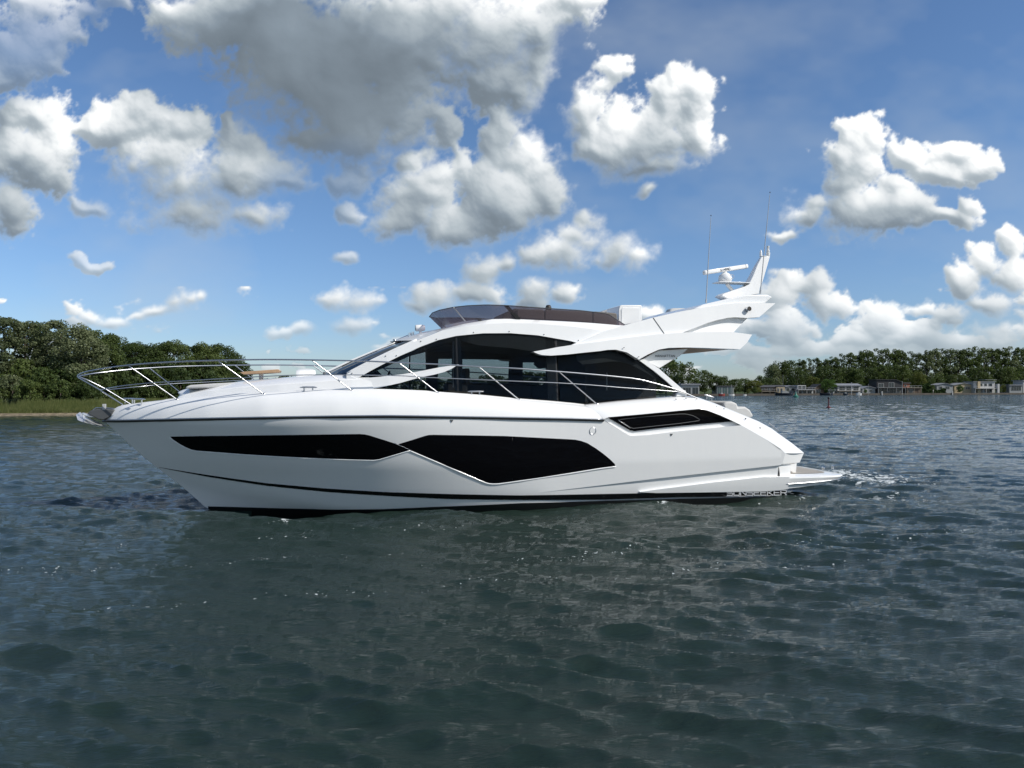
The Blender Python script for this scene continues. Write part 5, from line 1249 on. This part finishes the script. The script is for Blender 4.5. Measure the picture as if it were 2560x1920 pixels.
house(2094, 2151, 352, 'white', 'paleroof', 959.5, 964, 985, 'ridge', [(2099,2112,967,975),(2116,2128,967,975),(2134,2146,967,975)], 'long white bungalow with pale roof behind the white flagpole', extras=ter(2092, 2152, 977))
house(2156, 2188, 362, 'grey', 'paleroof', 966, 971, 984, 'gable', [(2162,2168,974,979),(2174,2182,974,979)], 'low grey gabled house between white bungalow and black house')
house(2192, 2257, 362, 'black', 'roof', 949.5, 958, 984, 'mono', [(2196,2209,959,968),(2222,2235,957,968),(2196,2216,973,982),(2222,2250,973,982)], 'large black modern house with sloping roof and two storeys', extras=ter(2190, 2258, 969, 2.5, 'grey', False))
house(2258, 2274, 374, 'brick', 'roof', 956, 959, 984, 'flat', [(2261,2266,962,966)], 'red brick house part hidden behind the black house')
house(2268, 2302, 366, 'brown', 'deck', 968.5, 970, 984, 'flat', [(2272,2282,973,981)], 'low brown house with a flat deck roof right of the black house', extras=ter(2266, 2302, 969.2, .8))
house(2342, 2382, 382, 'grey', 'paleroof', 958.5, 963, 984, 'gable', [(2348,2356,966,972),(2364,2374,966,972)], 'grey gabled house behind the clipped hedges')
house(2386, 2432, 390, 'beige', 'paleroof', 958, 963, 984, 'gable', [(2392,2399,967,973),(2414,2424,967,973)], 'beige gabled house half hidden by a bright green bush')
def white2(e, xc, Y):
    ter(2430, 2484, 970.5, 3, 'white')(e, xc, Y)
    MB().box((X(2442, Y)-xc, -.9, -.3), (X(2448.5, Y)-xc, -.003, Z_(953.5, Y)-.8)).build('chimney_wall', HM['beige'], e, smooth=0)
    MB().box((X(2462, Y)-xc, -.2, Z_(950, Y)-.8), (X(2492, Y)-xc, 5, Z_(949, Y)-.8)).build('canopy', HM['grey'], e, smooth=0)
    MB().box((X(2484, Y)-xc, -3.2, -.3), (X(2489, Y)-xc, -1.5, Z_(960, Y)-.8)).build('side_wall', HM['white'], e, smooth=0)
house(2434, 2487, 388, 'white', 'paleroof', 953.5, 954.5, 983, 'flat', [(2450,2456,959,965),(2461,2467,959,965),(2472,2480,959,965),(2438,2456,974,981),(2462,2480,974,981)], 'white two storey flat roofed house with balcony and canopy', extras=white2)
house(2524, 2556, 392, 'grey', 'paleroof', 961.5, 963.5, 983, 'flat', [(2528,2553,965,976)], 'grey flat roofed cabin with wide windows at the right frame edge')
house(2558, 2600, 394, 'white', 'paleroof', 950, 952, 983, 'flat', [(2564,2590,960,975)], 'white house cut by the right frame edge')
def hedge(px0, px1, py, Y, dep, label):
    a, c = X(px0, Y), X(px1, Y); h = Z_(py, Y)-.8; rg = np.random.default_rng(int(px0))
    n = int((c-a)*h*9)+200
    xx = rg.uniform(a, c, n); zz = rg.uniform(0, h, n); yy = Y-rg.uniform(0, .25, n)
    tp = rg.uniform(0, 1, n) < .3; zz[tp] = h; yy[tp] = Y+rg.uniform(0, dep, tp.sum())
    d1 = rg.normal(size=(n, 3))*.22; d2 = rg.normal(size=(n, 3))*.22; p0 = np.stack([xx, yy, zz+.8], 1)
    mb = MB(); mb.box((a, Y, .4), (c, Y+dep, .8+h-.05))
    k0 = len(mb.v)
    for i in range(n): mb.add([p0[i]-d1[i], p0[i]+d2[i], p0[i]+d1[i], p0[i]-d2[i]], [(0, 1, 2, 3)])
    o = mb.build('hedge', HM['green'], smooth=0, merge=False); tag(o, label, 'hedge', 'clipped hedges on the far shore')
hedge(2303, 2326, 961, 376, 2, 'taller clipped dark hedge right of the brown deck house')
hedge(2316, 2354, 975.5, 372, 1.5, 'long low clipped hedge on the lawn by the water')
hedge(2356, 2364, 972, 374, 1.5, 'short cube shaped hedge at the end of the low hedge')

# poles, marks, small craft
def pole(px, ytop, Y, r, label, cat='pole', zb=0., name='mooring_pole', m_='white'):
    e = empty(name, (X(px, Y), Y, zb)); tag(e, label, cat)
    h = Z_(ytop, Y)-zb
    MB().tube([(0, 0, -.3), (0, 0, h)], [r, r*.6], 8).build('shaft', HM[m_], e, smooth=60)
    MB().lathe([(0, .2), (r*1.6, .1), (r*1.6, -.05), (0, -.1)], (0, 0, h), n=10).build('cap', HM['grey'], e)
    return e
pole(2128.5, 957, 342, .16, 'thick white flagpole in front of the long white bungalow', 'flagpole', .5, 'flagpole')
pole(2255.5, 954, 357, .14, 'white flagpole beside the black modern house', 'flagpole', .5, 'flagpole')
pole(1957.5, 939, 333, .09, 'tall thin grey mast in front of the brown bungalow', 'flagpole', .5, 'flagpole', 'grey')
pole(2171, 961, 350, .08, 'thin grey pole by the green bush left of the black house', 'flagpole', .5, 'flagpole', 'grey')
# beacon: pile with a ball topmark
Yb = 2.7*F/(1019-H0)
e = empty('channel_beacon', (X(2071.5, Yb), Yb, 0)); tag(e, 'slim dark spar beacon with a round ball topmark standing in the water', 'beacon')
rbm_ = mat('dark_red_paint', (.10, .02, .025), .5)
MB().tube([(0, 0, -.5), (0, 0, 1.25)], [.10, .08], 10).build('spar', rbm_, e, smooth=60)
MB().lathe([(0, .17), (.10, .14), (.16, .05), (.17, 0), (.16, -.05), (.10, -.14), (0, -.17)], (0, 0, 1.42), n=14).build('ball_topmark', M['black'], e, smooth=60)
MB().lathe([(0, .32), (.12, .30), (.22, .12), (.34, .04), (.34, -.2), (0, -.25)], (0, 0, 0), n=16).build('float_collar', rbm_, e, smooth=40)
Yb = 2.7*F/(993-H0)
e = empty('green_buoy', (X(1989.5, Yb), Yb, 0)); tag(e, 'small green conical buoy off the white glazed villa', 'buoy')
gm_ = mat('green_paint', (.03, .16, .12), .5)
MB().lathe([(0, 2.0), (.12, 1.9), (.25, 1.2), (.6, .55), (.85, .4), (.85, -.3), (0, -.3)], (0, 0, 0), n=16).build('cone', gm_, e, smooth=40)
MB().tube([(0, 0, 1.8), (0, 0, 3.3)], .05, 6).build('stem', HM['grey'], e)
def boat(px0, px1, Y, col, colname, label, h=.9, name='moored_boat', cabin=None, mast=None):
    L = X(px1, Y)-X(px0, Y); e = empty(name, ((X(px0, Y)+X(px1, Y))/2, Y, 0)); tag(e, label, 'boat', 'small boats moored along the far shore')
    rows = []
    for i in range(13):
        u = i/12; x = -L/2+L*u; w = L*.17*(1-abs(2*u-.9)**3*.75 if u < .95 else .1); sh = h*(1+.35*(2*u-1)**2)
        rows.append([(x, -w, sh), (x, -w*.9, .35*h), (x, -w*.4, -.25), (x, w*.4, -.25), (x, w*.9, .35*h), (x, w, sh)])
    m_ = MB(); m_.grid(rows); m_.add(rows[0], [tuple(range(6))]); m_.add(rows[-1], [tuple(range(6))]); m_.build('hull', col, e, smooth=40)
    dk_ = MB(); dk_.grid([[(r[0][0], r[0][1]*.97, r[0][2]-.08), (r[5][0], r[5][1]*.97, r[5][2]-.08)] for r in rows]); dk_.build('deck', HM['grey'], e)
    if cabin:
        MB().prism([(-L*.18, h), (-L*.12, h+cabin), (L*.12, h+cabin), (L*.26, h)], -L*.11, L*.11).build('cabin', HM[colname], e, bevel=.05)
    if mast:
        MB().tube([(0, 0, h), (0, 0, mast)], .07, 6).build('mast', HM['white'], e)
DB = mat('dark_blue_hull', (.02, .025, .04), .3); WB = mat('white_hull', (.7, .7, .7), .3); RB = mat('red_cover', (.3, .05, .04), .6)
boat(1938, 1983, 322, DB, 'grey', 'dark motor boat with a grey cover moored below the brown bungalow', 1.0, cabin=1.0)
boat(2050, 2082, 330, DB, 'black', 'low dark open boat moored under the bright green tree', .8)
boat(1822, 1836, 302, WB, 'white', 'small white sailing dinghy with a mast by the glass fronted house', .6, mast=4.6)
boat(1796, 1812, 304, RB, 'white', 'small red covered boat in front of the glass fronted house', .7, cabin=.5)
boat(2108, 2120, 334, DB, 'grey', 'small dark dinghy left of the thick white flagpole', .7, cabin=.6)
boat(2140, 2154, 338, WB, 'white', 'small white motor boat right of the thick white flagpole', .7, cabin=.8)
boat(1858, 1866, 302, WB, 'white', 'tiny white rowing boat off the yellowish shrubs', .5)
# mooring posts and a person on the lawn
for px, y0, lab in ((2205, 983, 'short pale mooring post below the black house'), (2381, 980, 'white post box on the shore left of the bright green bush')):
    Y = Ysh(px)-1.5; e = MB().box((-.25, -.2, -.4), (.25, .2, 1.5)).build('mooring_post', HM['white'], bevel=.03); e.location = (X(px, Y), Y, .2); tag(e, lab, 'post')
# person standing by the hedge (about six pixels tall in the photograph)
Yp = 366; per = bpy.data.meshes.new('person'); vs = [(0, 0, .95), (0, 0, 1.2), (0, 0, 1.45), (0, 0, 1.55), (0, 0, 1.68), (-.09, 0, .5), (-.1, .02, .05), (.09, 0, .5), (.1, .02, .05), (-.2, 0, 1.4), (-.25, .02, 1.12), (-.24, -.05, .88), (.2, 0, 1.4), (.25, .02, 1.12), (.24, -.05, .88), (-.1, -.12, .03), (.1, -.12, .03)]
per.from_pydata(vs, [(0, 1), (1, 2), (2, 3), (3, 4), (0, 5), (5, 6), (0, 7), (7, 8), (2, 9), (9, 10), (10, 11), (2, 12), (12, 13), (13, 14), (6, 15), (8, 16)], [])
po = bpy.data.objects.new('person', per); COL.objects.link(po); po.location = (X(2333, Yp), Yp, .85)
sk = po.modifiers.new('skin', 'SKIN'); rad = [.15, .14, .16, .06, .11, .08, .05, .08, .05, .06, .045, .035, .06, .045, .035, .04, .04]
for v_, r_ in zip(per.skin_vertices[0].data if per.skin_vertices else [], rad): v_.radius = (r_, r_)
if not per.skin_vertices:
    bmx = bmesh.new(); bmx.from_mesh(per); ly = bmx.verts.layers.skin.verify()
    for v_, r_ in zip(bmx.verts, rad): v_[ly].radius = (r_, r_)
    bmx.verts.ensure_lookup_table(); bmx.verts[0][ly].use_root = True; bmx.to_mesh(per); bmx.free()
po.modifiers.new('sub', 'SUBSURF').levels = 1
per.materials.append(mat('pale_clothes', (.45, .42, .38), .8)); tag(po, 'person in pale clothes standing by the low hedge on the far shore', 'person')

C.render.engine = 'CYCLES'
C.cycles.max_bounces = 6; C.cycles.transparent_max_bounces = 16; C.cycles.caustics_reflective = False; C.cycles.caustics_refractive = False
